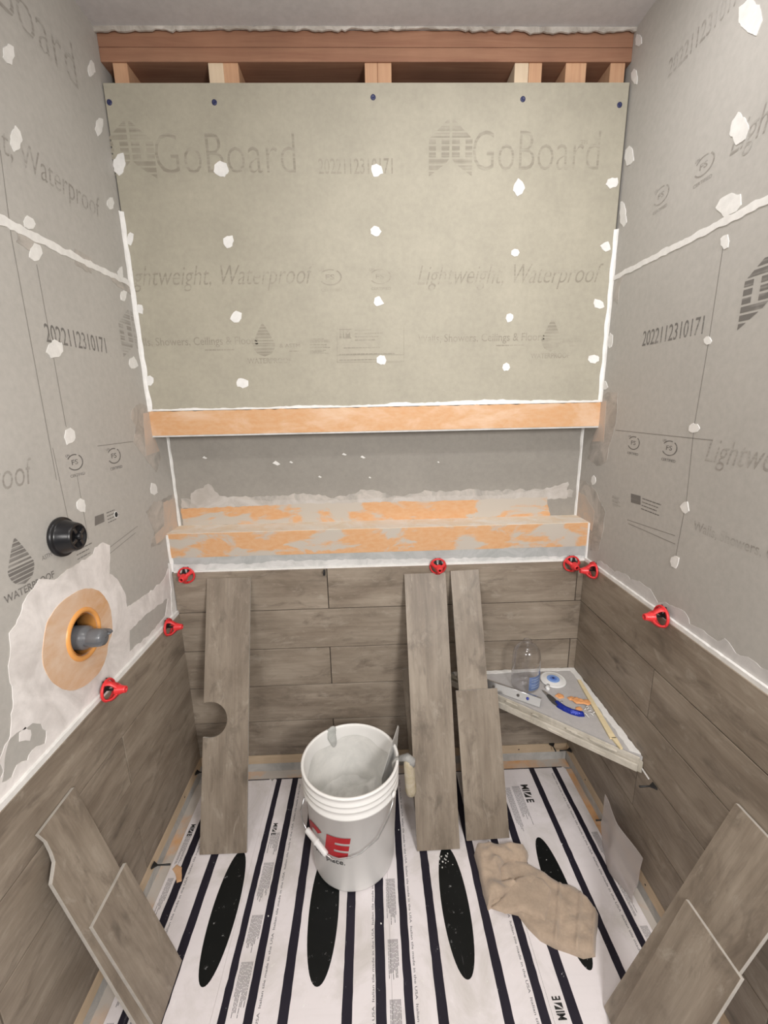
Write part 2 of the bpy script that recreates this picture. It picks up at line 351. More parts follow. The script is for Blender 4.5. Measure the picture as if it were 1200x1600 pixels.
# ---- ledger strips, lower boards and pan membrane round the floor
for nm, O, U, N, L in (('trim_1', Vector((.012, 0, 0)), X_, -Y_, WD - .024), ('trim_2', Vector((0, 0, 0)), -Y_, X_, 1.9), ('trim_3', Vector((WD, 0, 0)), -Y_, -X_, 1.9)):
    M = Matrix((tuple([U.x, Z_.x, N.x, O.x]), tuple([U.y, Z_.y, N.y, O.y]), tuple([U.z, Z_.z, N.z, O.z]), (0, 0, 0, 1)))
    s = MB(); s.box((.0, .038, 0), (L, ZB - .001, .011), M, bev=.0006); o = struct(s.build(nm, M_strip))
    s = MB(); s.box((0, -.004, 0), (L, .038, .010), M); s.build('curb_skim', M_greymud, o)
    s = MB(); s.prism(jag([((.01 if nm == 'trim_1' else .062), -.008), (L, -.008), (L, -.048), ((.01 if nm == 'trim_1' else .062), -.048)], .0012, .02, 3), -.003, .0012, O, U, N * -1, Z_); s.build('pan_membrane', M_pan, o)
    s = MB()
    for k in range(4): s.lathe([(.0001, 0), (.0026, 0), (.003, .0006), (.0001, .0012)], 10, M @ Matrix.Translation((.17 + k * .37, .056, .011)))
    s.build('nail_head', M_black, o)
# ---- sealant lines, dots, skim patches
dots = {'B': [(345, 265, 22, 24), (588, 267, 18, 22), (811, 293, 18, 26), (957, 285, 20, 18), (357, 377, 16, 18), (587, 362, 19, 18), (805, 395, 13, 13), (946, 385, 17, 14), (203, 372, 12, 22), (369, 496, 18, 18), (592, 472, 15, 16), (797, 496, 14, 14), (935, 475, 18, 16), (218, 483, 14, 16), (378, 598, 20, 16), (596, 563, 14, 16), (791, 573, 13, 13), (927, 562, 19, 14), (234, 595, 13, 16), (187, 257, 18, 36)],
        'L': [(13, 86, 17, 32), (142, 108, 11, 26), (25, 217, 20, 36), (155, 197, 12, 28), (172, 317, 10, 18), (45, 350, 20, 22), (55, 395, 19, 30), (188, 426, 9, 18), (192, 461, 11, 18), (85, 546, 26, 28), (208, 568, 13, 20), (109, 681, 18, 27), (240, 764, 12, 19), (127, 790, 14, 23)],
        'R': [(1172, 28, 36, 54), (983, 245, 14, 32), (1157, 200, 30, 46), (1141, 318, 40, 36), (1133, 377, 13, 22), (1106, 533, 13, 14), (1085, 669, 16, 17), (1071, 793, 14, 17), (1054, 877, 15, 19), (954, 533, 8, 24), (946, 603, 8, 14), (928, 750, 8, 15), (974, 335, 11, 40), (992, 120, 10, 24), (998, 62, 10, 20)]}
for w, par in (('B', wb), ('L', wl), ('R', wr)):
    mb = MB(); R = random.Random(5)
    for i, (x, y, a, c) in enumerate(dots[w]):
        n = 7; ph = R.uniform(0, 6); l = []
        for k in range(n):
            t = ph + 2 * math.pi * k / n; rr = R.uniform(.82, 1.2); l.append((x + a / 2 * rr * math.cos(t), y + c / 2 * rr * math.sin(t)))
        patch(mb, w, l, .0016, 0, .0015, 0, seed=i, step=.006)
    mb.build('sealant_dabs', M_white, par)
# corner beads
mb = MB()
def bead(pts, ax1, ax2, w1=.010, w2=.010, seed=0):
    """an L bead of sealant in an inside corner along z or y"""
    pts = [Vector(p) for p in pts]; out = []
    a = pts[0]; c = pts[-1]; n = max(2, int((c - a).length / .012)); rows = []
    for i in range(n + 1):
        p = a.lerp(c, i / n); k1 = w1 * (1 + .45 * noise.noise(Vector((i * .23, seed, 0)))); k2 = w2 * (1 + .45 * noise.noise(Vector((i * .23, seed, 9))))
        rows.append([p + ax1 * k1, p + ax1 * k1 * .45 + ax2 * .003, p + ax1 * .0035 + ax2 * .0035, p + ax2 * k2 * .45 + ax1 * .003, p + ax2 * k2])
    vs = [q for r_ in rows for q in r_]; fs = []
    for i in range(n):
        for j in range(4): fs.append((i * 5 + j, i * 5 + j + 1, (i + 1) * 5 + j + 1, (i + 1) * 5 + j))
    mb.mesh(vs, fs, None, 0, True)
bead([(0.0005, -.0005, ZH2 - .002), (0.0005, -.0005, 2.0)], X_, -Y_, .011, .009, 1)
bead([(WD - .0005, -.0005, ZH2), (WD - .0005, -.0005, 1.94)], -X_, -Y_, .011, .009, 2)
bead([(0.0005, YN - .0005, ZS), (0.0005, YN - .0005, ZH)], X_, -Y_, .007, .007, 3)
bead([(WD - .0005, YN - .0005, ZS), (WD - .0005, YN - .0005, ZH)], -X_, -Y_, .007, .007, 4)
bead([(0.0005, -.0005, ZT), (0.0005, -.0005, ZS - .002)], X_, -Y_, .009, .009, 5)
bead([(WD - .0005, -.0005, ZT), (WD - .0005, -.0005, ZS)], -X_, -Y_, .007, .007, 6)
mb.build('corner_sealant', M_white, wb)
mb = MB()
top = [at(x, y, 'x', 0) for x, y in ((0, 345), (60, 372), (130, 408), (197, 440))]
patch(mb, 'L', [(-.0, ZJ - .006), (-.0, ZJ + .009), (-.25, ZJ + .008), (-.6, ZJ + .012), (-1.2, ZJ + .01), (-1.2, ZJ - .008), (-.6, ZJ - .010), (-.25, ZJ - .008)], .002, 0, .002, world=True)
patch(mb, 'L', [(-.0, ZJ - .03), (-.0, ZJ - .004), (-.12, ZJ - .004), (-.10, ZJ - .02)], .001, 0, .003, world=True, mi=1)
patch(mb, 'L', [(-.20, ZJ - .022), (-.19, ZJ + .02), (-.26, ZJ + .02), (-.27, ZJ - .018)], .0008, 0, .003, world=True, mi=1)
patch(mb, 'L', [(-.40, ZJ - .035), (-.39, ZJ), (-.45, ZJ), (-.46, ZJ - .03)], .0008, 0, .003, world=True, mi=1)
mb.build('joint_sealant', [M_white, M_smear], wl)
mb = MB()
patch(mb, 'R', [(.0, ZJ - .008), (.0, ZJ + .006), (.6, ZJ + .008), (1.2, ZJ + .01), (1.2, ZJ - .007), (.6, ZJ - .009)], .002, 0, .0018, world=True)
patch(mb, 'R', [(963, 440), (976, 428), (968, 448), (966, 475), (958, 470)], .001, 0, .002, mi=1)
mb.build('joint_sealant', [M_white, M_smear], wr)
# skim coat round the valve
mb = MB(); th = .0014
patch(mb, 'L', [(-30, 1290), (-30, 1235), (2, 1215), (14, 1150), (20, 1090), (13, 1040), (15, 990), (30, 960), (42, 930), (60, 907), (85, 905), (110, 888), (145, 865), (148, 855), (160, 848), (171, 852), (171, 895), (182, 905), (190, 915), (196, 935), (198, 947), (215, 938), (238, 922), (258, 903), (262, 888), (267, 890), (273, 962), (245, 1003), (167, 1090), (80, 1185), (0, 1272)], th, 0, .003,
      holes=[[(202, 985), (202, 1018), (235, 990), (258, 962), (262, 935), (228, 960)], [(0, 1190), (8, 1165), (25, 1145), (50, 1130), (62, 1135), (72, 1142), (70, 1160), (50, 1172), (42, 1190), (25, 1195), (18, 1215), (3, 1222)]], seed=2, wholes=[[(VY + .06 * math.cos(-2 * math.pi * k / 32), VZ + .06 * math.sin(-2 * math.pi * k / 32)) for k in range(32)]])
patch(mb, 'L', [(38, 1137), (48, 1140), (46, 1157), (32, 1157), (30, 1145)], th, 0, .002)
mb.build('valve_skim_coat', M_mud, wl)
mb = MB()
zl = ZT - P_; patch(mb, 'L', [(-1.9, zl - .003), (-.012, zl - .003), (-.012, zl + .011), (-1.9, zl + .013)], .0095, 0, .0008, world=True)
patch(mb, 'L', [(262, 880), (272, 885), (276, 955), (268, 965), (266, 920)], .002, .001, .002)
mb.build('tile_edge_sealant', M_white, wl)
mb = MB()
patch(mb, 'R', [(.0, ZT - .003), (1.9, ZT - .003), (1.9, ZT + .010), (.0, ZT + .009)], .009, 0, .0008, world=True)
mb.build('tile_edge_sealant', M_white, wr)
mb = MB()
pts = [(915, 880), (930, 880), (938, 875), (950, 885), (960, 893), (967, 892), (985, 903), (1005, 912), (1020, 925), (1028, 940), (1050, 945), (1070, 955), (1078, 975), (1100, 985), (1120, 1000), (1132, 998), (1150, 1018), (1175, 1032), (1205, 1052), (1260, 1095), (1260, 1130), (1205, 1090), (1133, 1039), (1013, 952), (933, 895)]
patch(mb, 'R', pts, .001, 0, .003, seed=6); mb.build('skim_band', m_skim('pale_skim', (.50, .485, .475), (.60, .58, .57)), wr)
# mud overlap at the niche ends
mb = MB()
patch(mb, 'L', [(205, 640), (218, 630), (232, 634), (236, 660), (240, 680), (252, 715), (244, 738), (226, 715), (208, 690), (212, 670), (205, 655)], .0008, 0, .003, mi=1)
patch(mb, 'L', [(223, 645), (231, 645), (240, 680), (249, 705), (228, 712)], .0012, 0, .001)
patch(mb, 'L', [(228, 800), (240, 785), (255, 780), (273, 770), (277, 820), (262, 836), (248, 852), (235, 856), (240, 830)], .0008, 0, .003, mi=1)
patch(mb, 'L', [(255, 785), (273, 778), (277, 822), (262, 836), (244, 850), (242, 835), (256, 822)], .0012, 0, .002)
mb.build('membrane_corner', [M_memmud, M_smear], wl)
mb = MB()
patch(mb, 'R', [(936, 623), (950, 612), (965, 614), (963, 660), (952, 700), (948, 722), (933, 728), (918, 716), (926, 680), (936, 660)], .0008, 0, .003, mi=1)
patch(mb, 'R', [(937, 628), (948, 626), (944, 690), (926, 690), (936, 660)], .0012, 0, .001)
patch(mb, 'R', [(901, 750), (912, 750), (930, 765), (946, 800), (943, 830), (935, 860), (922, 860), (917, 820), (900, 800)], .0008, 0, .003, mi=1)
patch(mb, 'R', [(901, 765), (915, 775), (930, 800), (925, 830), (917, 820), (900, 806)], .0012, 0, .002)
mb.build('membrane_corner', [M_memmud, M_smear], wr)
# niche membrane and mud
mb = MB()
mb.box((.0, -.0022, ZH), (WD, .002, ZH2), bev=.0008)
mb.box((.0, -.0022, .917), (WD, .0, ZS), mi=1)
mb.box((.0, -.002, ZS - .002), (WD, YN, ZS + .001), mi=2)
patch(mb, 'N', [(.015, ZS), (.015, ZS + .065), (.5, ZS + .073), (1.0, ZS + .070), (1.38, ZS + .073), (1.40, ZS)], .0012, 0, .002, mi=1, world=True)
mb.build('niche_membrane', [M_mem, M_memp, m_skim('sill_skim', (.80, .66, .50), (.86, .80, .73))], wb)
mb = MB()
l = [(0, ZH2 - .002)] + [(WD * k / 24, ZH2 + .006 + .007 * noise.noise(Vector((k * .31, 3, 1))) + (.006 if 12 < k < 22 else 0)) for k in range(25)] + [(WD, ZH2 - .002)]
patch(mb, 'B', l, .0022, 0, .0015, 0, world=True)
l = [(.02, ZS + .066)] + [(.02 + 1.46 * k / 26, ZS + .105 + .022 * noise.noise(Vector((k * .45, 8, 1)))) for k in range(27)] + [(1.48, ZS + .068)]
patch(mb, 'N', l, .0007, 0, .004, 1, world=True, seed=4)
l = [(.05, ZS + .066), (.06, ZS + .12), (.13, ZS + .16), (.16, ZS + .11), (.3, ZS + .09), (.6, ZS + .082), (.9, ZS + .09), (1.2, ZS + .085), (1.35, ZS + .10), (1.46, ZS + .13), (1.46, ZS + .066)]
patch(mb, 'N', l, .0011, 0, .004, 2, world=True, seed=9)
patch(mb, 'B', [(.01, ZT), (.01, .918), (WD, .918), (WD, ZT)], .0016, 0, .0012, 3, world=True)
patch(mb, 'B', [(.01, ZT), (.01, ZT + .028), (.3, ZT + .022), (.35, ZT + .03), (.7, ZT + .026), (1.0, ZT + .02), (WD - .01, ZT + .014), (WD - .01, ZT)], .0022, 0, .003, 4, world=True, seed=7)
patch(mb, 'B', [(.01, ZT - .002), (.01, ZT + .004), (WD - .01, ZT + .006), (WD - .01, ZT - .002)], .009, 0, .0006, 0, world=True)
for (x, y, s) in ((432, 724, 6), (538, 710, 4), (567, 714, 4), (685, 722, 2), (320, 715, 4), (455, 722, 3), (500, 745, 3), (578, 746, 2)):
    patch(mb, 'N', [(x - s, y), (x - s * .3, y - s * .6), (x + s, y + s * .2), (x + s * .3, y + s * .5)], .001, 0, .001, 0)
mb.box((.0, -.0012, ZH - .005), (WD, .004, ZH), mi=4)
mb.build('niche_skim_coat', [M_white, M_smear, m_skim('niche_smear', (.42, .385, .35), (.54, .51, .48)), m_skim('blue_grey_thinset', (.36, .37, .365), (.46, .465, .46)), m_skim('pale_thinset', (.50, .50, .49), (.66, .65, .64))], wb)
# pencil lines
mb = MB()
def line(w, a, c, wd=.0013):
    f, U, N, to, O = WALL[w]; p, q = Vector(to(f(*a))), Vector(to(f(*c))); t = (q - p).normalized(); n = Vector((-t.y, t.x)) * wd / 2
    mb.face([O + U * v.x + Z_ * v.y + N * .0006 for v in (p - n, q - n, q + n, p + n)][::(1 if w != 'R' else 1)])
for a, c in (((17, 367), (88, 750)), ((82, 700), (107, 815)), ((57, 413), (103, 667)), ((120, 743), (138, 843)), ((152, 697), (222, 688)), ((0, 235), (17, 367)), ((165, 860), (215, 822)), ((170, 866), (212, 832))): line('L', a, c)
mb.build('pencil_marks', M_pencil, wl); mb = MB()
for a, c in (((1130, 385), (1108, 530)), ((1108, 530), (1085, 665)), ((1085, 665), (1072, 790)), ((1070, 795), (1056, 870)), ((962, 672), (1114, 688)), ((980, 812), (1055, 837)), ((982, 818), (1055, 850))): line('R', a, c)
mb.build('pencil_marks', M_pencil, wr)
# ---- printing on the boards
def T(mb, w, s, px, py, wd, h, bold=0., shear=0., mi=0, end=False, flip=False, lift=.0004):
    f, U, N, to, O = WALL[w]; p = Vector(to(f(px, py))); B0 = O + U * p.x + Z_ * p.y; u, v = U, Z_
    if end: B0 = B0 - U * wd
    if flip: u, v = -U, -Z_
    put_text(mb, s, B0, u, v, wd, h, lift, N, bold, shear, mi)
def bars(mb, w, px, py, wd, n, pitch, th, R, mi=0):
    f, U, N, to, O = WALL[w]; p = Vector(to(f(px, py)))
    for k in range(n):
        l = wd * R.uniform(.55, 1); x = 0
        while x < l:
            d = R.uniform(.006, .016); quad(mb, O + U * p.x + Z_ * p.y, U, Z_, N, .0004, x, -k * pitch, min(x + d, l), -k * pitch - th, mi); x += d + .0016
def poly(mb, w, pts, mi=0, lift=.0004, world=None):
    f, U, N, to, O = WALL[w]; q = [to(f(*p)) for p in pts] if world is None else world
    tr = tessellate_polygon([[Vector((a[0], a[1], 0)) for a in q]])
    for t in tr:
        a, b2, c = [Vector(q[i]) for i in t]
        if (b2 - a).cross(c - a) < 0: t = t[::-1]
        mb.face([O + U * q[i][0] + Z_ * q[i][1] + N * lift for i in t], None, mi)
def house(mb, w, px, py, wd, h, mi=0):
    f, U, N, to, O = WALL[w]; p = Vector(to(f(px, py))); g = .004; m_ = wd / 2
    q = lambda l: [(p.x + a * wd, p.y + c * h) for a, c in l]
    n = 9
    for sgn in (0, 1):
        mx = (lambda a: a) if not sgn else (lambda a: 1 - a)
        for i in range(n):
            v0, v1 = i / n, (i + .72) / n
            # left half: outer edge x=0 from v=0 to .64, roof to (.5,1), inner bottom (.5,.27)
            def span(v):
                lo = 0.0 if v <= .64 else (v - .64) / .36 * .47; hi = .47 if v >= .27 else v / .27 * .47; return lo, hi
            a0, a1 = span(v0); c0, c1 = span(v1)
            pts = [(mx(a0), v0), (mx(a1), v0), (mx(c1), v1), (mx(c0), v1)]
            if .3 < v0 < .6:                      # the paler peak in each half
                for s0, s1 in ((0, .34), (.62, 1)):
                    pts = [(mx(a0 + (a1 - a0) * s0), v0), (mx(a0 + (a1 - a0) * s1), v0), (mx(c0 + (c1 - c0) * s1), v1), (mx(c0 + (c1 - c0) * s0), v1)]; poly(mb, w, None, mi, world=q(pts))
            else: poly(mb, w, None, mi, world=q(pts))
def drop(mb, w, px, py, wd, h, mi=0):
    f, U, N, to, O = WALL[w]; p = Vector(to(f(px, py))); n = 11
    def half(v):
        if v < .38: return .5 * math.sqrt(max(0, 1 - ((.38 - v) / .38) ** 2))
        return .5 * (1 - (v - .38) / .62) ** .85
    for i in range(n):
        v0, v1 = i / n, (i + (.5 if i in (4, 5) else .78)) / n
        poly(mb, w, None, mi, world=[(p.x - half(v0) * wd, p.y + v0 * h), (p.x + half(v0) * wd, p.y + v0 * h), (p.x + half(v1) * wd, p.y + v1 * h), (p.x - half(v1) * wd, p.y + v1 * h)])
def fs(mb, w, px, py, wd, mi=0):
    f, U, N, to, O = WALL[w]; p = Vector(to(f(px, py))); n = 18
    for a0, a1, sc in ((-2.6, .9, 1), (1.2, 2.6, .95)):
        for k in range(n):
            t0 = a0 + (a1 - a0) * k / n; t1 = a0 + (a1 - a0) * (k + 1) / n
            e = lambda t, r_: (p.x + wd * .5 * r_ * math.cos(t), p.y + wd * .33 * r_ * math.sin(t))
            poly(mb, w, None, mi, world=[e(t0, sc), e(t0, sc * .86), e(t1, sc * .86), e(t1, sc)])
    put_text(mb, 'FS', O + U * (p.x - wd * .2) + Z_ * (p.y - wd * .09), U, Z_, wd * .38, wd * .19, .0004, N, .012, 0, mi)
    put_text(mb, 'UM', O + U * (p.x - wd * .48) + Z_ * (p.y + wd * .24), U, Z_, wd * .22, wd * .1, .0004, N, 0, 0, mi)
    put_text(mb, 'CERTIFIED', O + U * (p.x - wd * .42) + Z_ * (p.y - wd * .56), U, Z_, wd * .9, wd * .11, .0004, N, .01, 0, mi)
RR = random.Random(3)
mb = MB()
house(mb, 'B', 173, 280, .135, .147); house(mb, 'B', 670, 276, .128, .148)
for x, y, w in ((246, 272, .402), (738, 267, .378)): T(mb, 'B', 'GoBoard', x, y, w, .105, -.014)
T(mb, 'B', 'TM', 418, 226, .020, .010, 0); T(mb, 'B', 'TM', 907, 225, .020, .010, 0)
T(mb, 'B', '2022112310171', 498, 272, .218, .040, .004, mi=0)
T(mb, 'B', 'Lightweight, Waterproof', 190, 447, .59, .056, -.006, .35); T(mb, 'B', 'Lightweight, Waterproof', 652, 445, .585, .056, -.006, .35)
fs(mb, 'B', 516, 433, .072); fs(mb, 'B', 594, 432, .068)
T(mb, 'B', 'Walls, Showers, Ceilings & Floors', 202, 541, .405, .024, .006); T(mb, 'B', 'Walls, Showers, Ceilings & Floors', 653, 535, .41, .024, .006)
bars(mb, 'B', 320, 546, .14, 1, .01, .004, RR); bars(mb, 'B', 775, 539, .14, 1, .01, .004, RR)
drop(mb, 'B', 414, 557, .070, .100); drop(mb, 'B', 860, 549, .063, .100)
T(mb, 'B', 'WATERPROOF', 387, 568, .140, .0155, .02); T(mb, 'B', 'WATERPROOF', 829, 560, .128, .0155, .02)
T(mb, 'B', '& ASTM', 437, 543, .065, .011, 0); T(mb, 'B', '& ASTM', 878, 535, .062, .011, 0); bars(mb, 'B', 452, 548, .032, 1, .01, .003, RR); bars(mb, 'B', 890, 540, .03, 1, .01, .003, RR)
for k in range(3): bars(mb, 'B', 484, 529 + k * 9, .065, 3, .0045, .0028, RR)
poly(mb, 'B', [(530, 529), (549, 529), (549, 514), (530, 514)])
bars(mb, 'B', 554, 515, .092, 4, .010, .0035, RR); bars(mb, 'B', 537, 543, .12, 1, .01, .003, RR); bars(mb, 'B', 530, 553, .22, 1, .01, .003, RR); bars(mb, 'B', 530, 562, .20, 1, .01, .003, RR)
for a, c in (((527, 511), (527, 567)), ((631, 510), (631, 566)), ((527, 566), (631, 565)), ((527, 555), (631, 554))): line('B', a, c, .0012)
mb.build('board_print', M_printb, wb)
mb = MB(); T(mb, 'B', 'JM', 531.5, 527.5, .036, .024, 0, lift=.0009); mb.build('board_print_reverse', M_boardb, wb)
mb = MB()
T(mb, 'L', 'GoBoard', 123, 142, .402, .105, -.012, end=True); T(mb, 'L', 'Lightweight, Waterproof', 160, 345, .585, .056, -.006, .3, end=True)
T(mb, 'L', '2022112310171', 73, 534, .235, .040, .004, mi=1); house(mb, 'L', 193, 558, .15, .147)
fs(mb, 'L', 117, 722, .062, 1); fs(mb, 'L', 178, 712, .068, 1)
T(mb, 'L', 'Lightweight, Waterproof', 56, 754, .585, .056, -.006, .3, end=True)
poly(mb, 'L', [(148, 822), (163, 815), (162, 802), (148, 807)], 1); bars(mb, 'L', 166, 801, .06, 4, .009, .003, RR, 1)
drop(mb, 'L', 39, 912, .07, .1, 1); T(mb, 'L', 'WATERPROOF', 8, 944, .14, .0155, .02, mi=1); bars(mb, 'L', 118, 860, .07, 3, .011, .003, RR, 1); T(mb, 'L', 'ASTM', 66, 876, .03, .01, 0, mi=1)
mb.build('board_print', [M_prints, M_printd], wl)
mb = MB()
T(mb, 'R', '2022112310171', 1043, 123, .235, .040, .004); fs(mb, 'R', 1033, 305, .066); fs(mb, 'R', 1100, 258, .066); T(mb, 'R', 'Lightweight, Waterproof', 1140, 245, .585, .056, -.006, .3)
T(mb, 'R', '2022112310171', 1003, 541, .235, .040, .004, mi=1); house(mb, 'R', 1152, 516, .14, .147, 1)
fs(mb, 'R', 990, 692, .062, 1); fs(mb, 'R', 1046, 700, .062, 1); T(mb, 'R', 'Lightweight, Waterproof', 1101, 720, .585, .056, -.006, .3)
poly(mb, 'R', [(986, 785), (1001, 789), (1001, 775), (986, 771)], 1); bars(mb, 'R', 1004, 778, .085, 4, .010, .003, RR, 1)
for k in range(3): bars(mb, 'R', 957, 774 + k * 6, .05, 2, .0045, .0028, RR)
T(mb, 'R', 'Walls, Showers, Ceilings & Floors', 1083, 828, .405, .024, .006)
mb.build('board_print', [M_prints, M_printd], wr)
# small drilled hole in the left board, its shade painted as a flat dark disc
mb = MB(); p = at(181, 804, 'x', 0); M = Matrix.Translation(p) @ Matrix.Rotation(math.pi / 2, 4, 'Y')
mb.lathe([(.0001, .0012), (.0075, .0012)], 20, M); mb.lathe([(.0075, .0013), (.0085, .002), (.0095, .0005)], 20, M, 1)
mb.build('drilled_hole', [mat('hole_shade_disc', (.02, .02, .02), .9), M_white], wl)
# ================================================================== SCREWS along the top of the board
for (x, y), lb in zip(((171, 160), (335, 160), (583, 152), (817, 155), (968, 164)), ('blue screw head at the top left corner of the olive backer board', 'dark screw head under the pale stud left of the middle, near board top', 'dark blue screw head under the double stud at the middle of the board top', 'dark blue screw head under the pale stud right of the middle, near board top', 'dark blue screw head at the top right corner of the olive backer board')):
    p = at(x, y, 'y', 0); mb = MB(); M = Matrix.Translation(p) @ Matrix.Rotation(math.pi / 2, 4, 'X')
    mb.lathe([(.0001, .0012), (.0018, .0006), (.0035, .0022), (.0068, .0018), (.0075, 0)], 18, M)
    tag(mb.build('screw', M_bluesc), lb, 'screw', 'screws along the top of the back board')
# ================================================================== LEANING AND LOOSE PLANKS
def plank(label, O, lean_top, width_dir, outline, th=.0095, seed=0, tilt=0, group=None, name='loose_tile'):
    """O: foot corner on the floor; lean_top: where that corner's edge would reach; outline in (u along length, v across)"""
    U = (Vector(lean_top) - Vector(O)).normalized(); V = Vector(width_dir); V = (V - U * V.dot(U)).normalized(); N = U.cross(V)
    if N.dot(Vector((.75, -1.2, 1.4)) - Vector(O)) < 0: N = -N
    R = random.Random(seed); ox, oy = R.uniform(0, 40), R.uniform(0, 40)
    mb = MB(); O = Vector(O); O.z = .0046 + th * max(N.z, 0)
    mb.prism(outline, -.0012, 0, O, U, V, N); mb.prism(outline, -th, -.0012, O, U, V, N, 1)
    mb.uv = [[(a + ox, c + oy) for a, c in u] if u else None for u in mb.uv]
    for i, f in enumerate(mb.f): pass
    o = mb.build(name, [M_plank2, M_tilebody]); bv = o.modifiers.new('edge', 'BEVEL'); bv.width = .0007; bv.segments = 1; bv.limit_method = 'ANGLE'
    o['label'] = label; o['category'] = 'tile'
    if group: o['group'] = group
    return o
def rect(l, w): return [(0, 0), (l, 0), (l, w), (0, w)]
zt = -.0
# A with the half-round notch on its left edge
L = math.hypot(.33, .835); uc = .41
oA = [(0, 0), (L, 0), (L, .153), (0, .153)]
def arc(cx, cy, r, a0, a1, n): return [(cx + r * math.cos(math.radians(a0 + (a1 - a0) * k / n)), cy + r * math.sin(math.radians(a0 + (a1 - a0) * k / n))) for k in range(n + 1)]
uc = .42
oA = [(0, 0)] + arc(uc, .022, .058, 202, -22, 20)[0:0] + [(uc - .056, 0)] + arc(uc, .020, .059, 200, -20, 24)[1:-1] + [(uc + .056, 0), (L, 0), (L, .153), (0, .153)]
oA = [(0, 0), (uc - .0555, 0)] + [(uc + .0585 * math.cos(math.radians(t)), .0225 + .0585 * math.sin(math.radians(t))) for t in range(190, -11, -8) if t <= 190][0:] + [(uc + .0555, 0), (L, 0), (L, .153), (0, .153)]
plank('grey wood-look plank tile with a half-round notch, leaning left of the bucket', (.1255, -.350, .004), (.1285, -.022, .835), (1, 0, 0), oA, seed=11)
Lb = math.hypot(.35, .83); plank('widest full-length wood-look plank leaning right beside the bucket', (.839, -.372, .004), (.831, -.023, .826), (1, .0, 0), [(0, 0), (Lb, 0), (Lb, .149), (0, .141)], seed=12)
plank('narrow ripped wood-look plank leaning against the wall, its foot behind a shorter tile', (1.020, -.330, .004), (.998, -.022, .836), (1, 0, 0), rect(math.hypot(.31, .836), .102), seed=13)
plank('short cut plank leaning in front of the narrow plank, above the rag', (1.008, -.345, .004), (.9955, -.1765, .452), (1, -.0, 0), rect(math.hypot(.175, .45), .145), seed=14)
plank('half-hidden short plank leaning behind the wide plank, only its left edge showing', (.846, -.205, .004), (.819, -.024, .447), (1, 0, 0), rect(math.hypot(.181, .445), .15), seed=15)
# left foreground pair
bE = .174
dE = Vector((.022 - bE, 0, .587))
LE = dE.length
def EU(z): return (z - 0) / .587 * LE
# E outline: v measured towards -Y from the right-hand edge
arcp = []
for (x, y) in ((62, 1308), (75, 1319), (83, 1335), (88, 1350), (86, 1365), (83, 1385)):
    nE = Vector((.587, 0, bE - .022)); q = atp(x, y, nE, .587 * bE); arcp.append((q.z / .587 * LE, -.649 - q.y))
oE = [(0, 0), (LE, 0)] + arcp + [(arcp[-1][0] - .004, .148), (0, .148)]
oE = [(0, 0), (LE, 0)] + arcp + [(0, arcp[-1][1] + .004)]
plank('plank tile with a curved bite out of its top corner, leaning on the left wall', (bE, -.649, .004), (.022, -.649, .591), (0, -1, 0), oE, seed=16)
nE = Vector((.587, 0, bE - .022)).normalized()
Of = Vector((bE, 0, 0)) + nE * .0105
topF = Of + dE.normalized() * (LE * .345 / .587)
plank('short plank tile stacked in front of the bitten one at the left wall', (Of.x, -.634, .004), (topF.x, -.638, topF.z), (0, -1, 0), rect(LE * .345 / .587, .136), seed=17)
# right foreground pair
bG = 1.25; nG = Vector((-.587, 0, -(bG - 1.478)) ); nG = Vector((-.587, 0, (1.478 - bG))).normalized(); dG = Vector((1.478 - bG, 0, .587)); LG = dG.length
plank('taller plank tile leaning on the right wall, behind a shorter one', (bG, -.772, .004), (1.478, -.765, .591), (0, -1, 0), rect(LG, .156), seed=28)
Oh = Vector((bG, 0, 0)) + nG * .0105; kH = .365 / .587
plank('shorter plank tile in front at the right wall, nearest the lower right corner', (Oh.x, -.815, .004), (Oh.x + dG.x * kH, -.793, dG.z * kH), (0, -1, 0), rect(LG * kH, .142), seed=19)
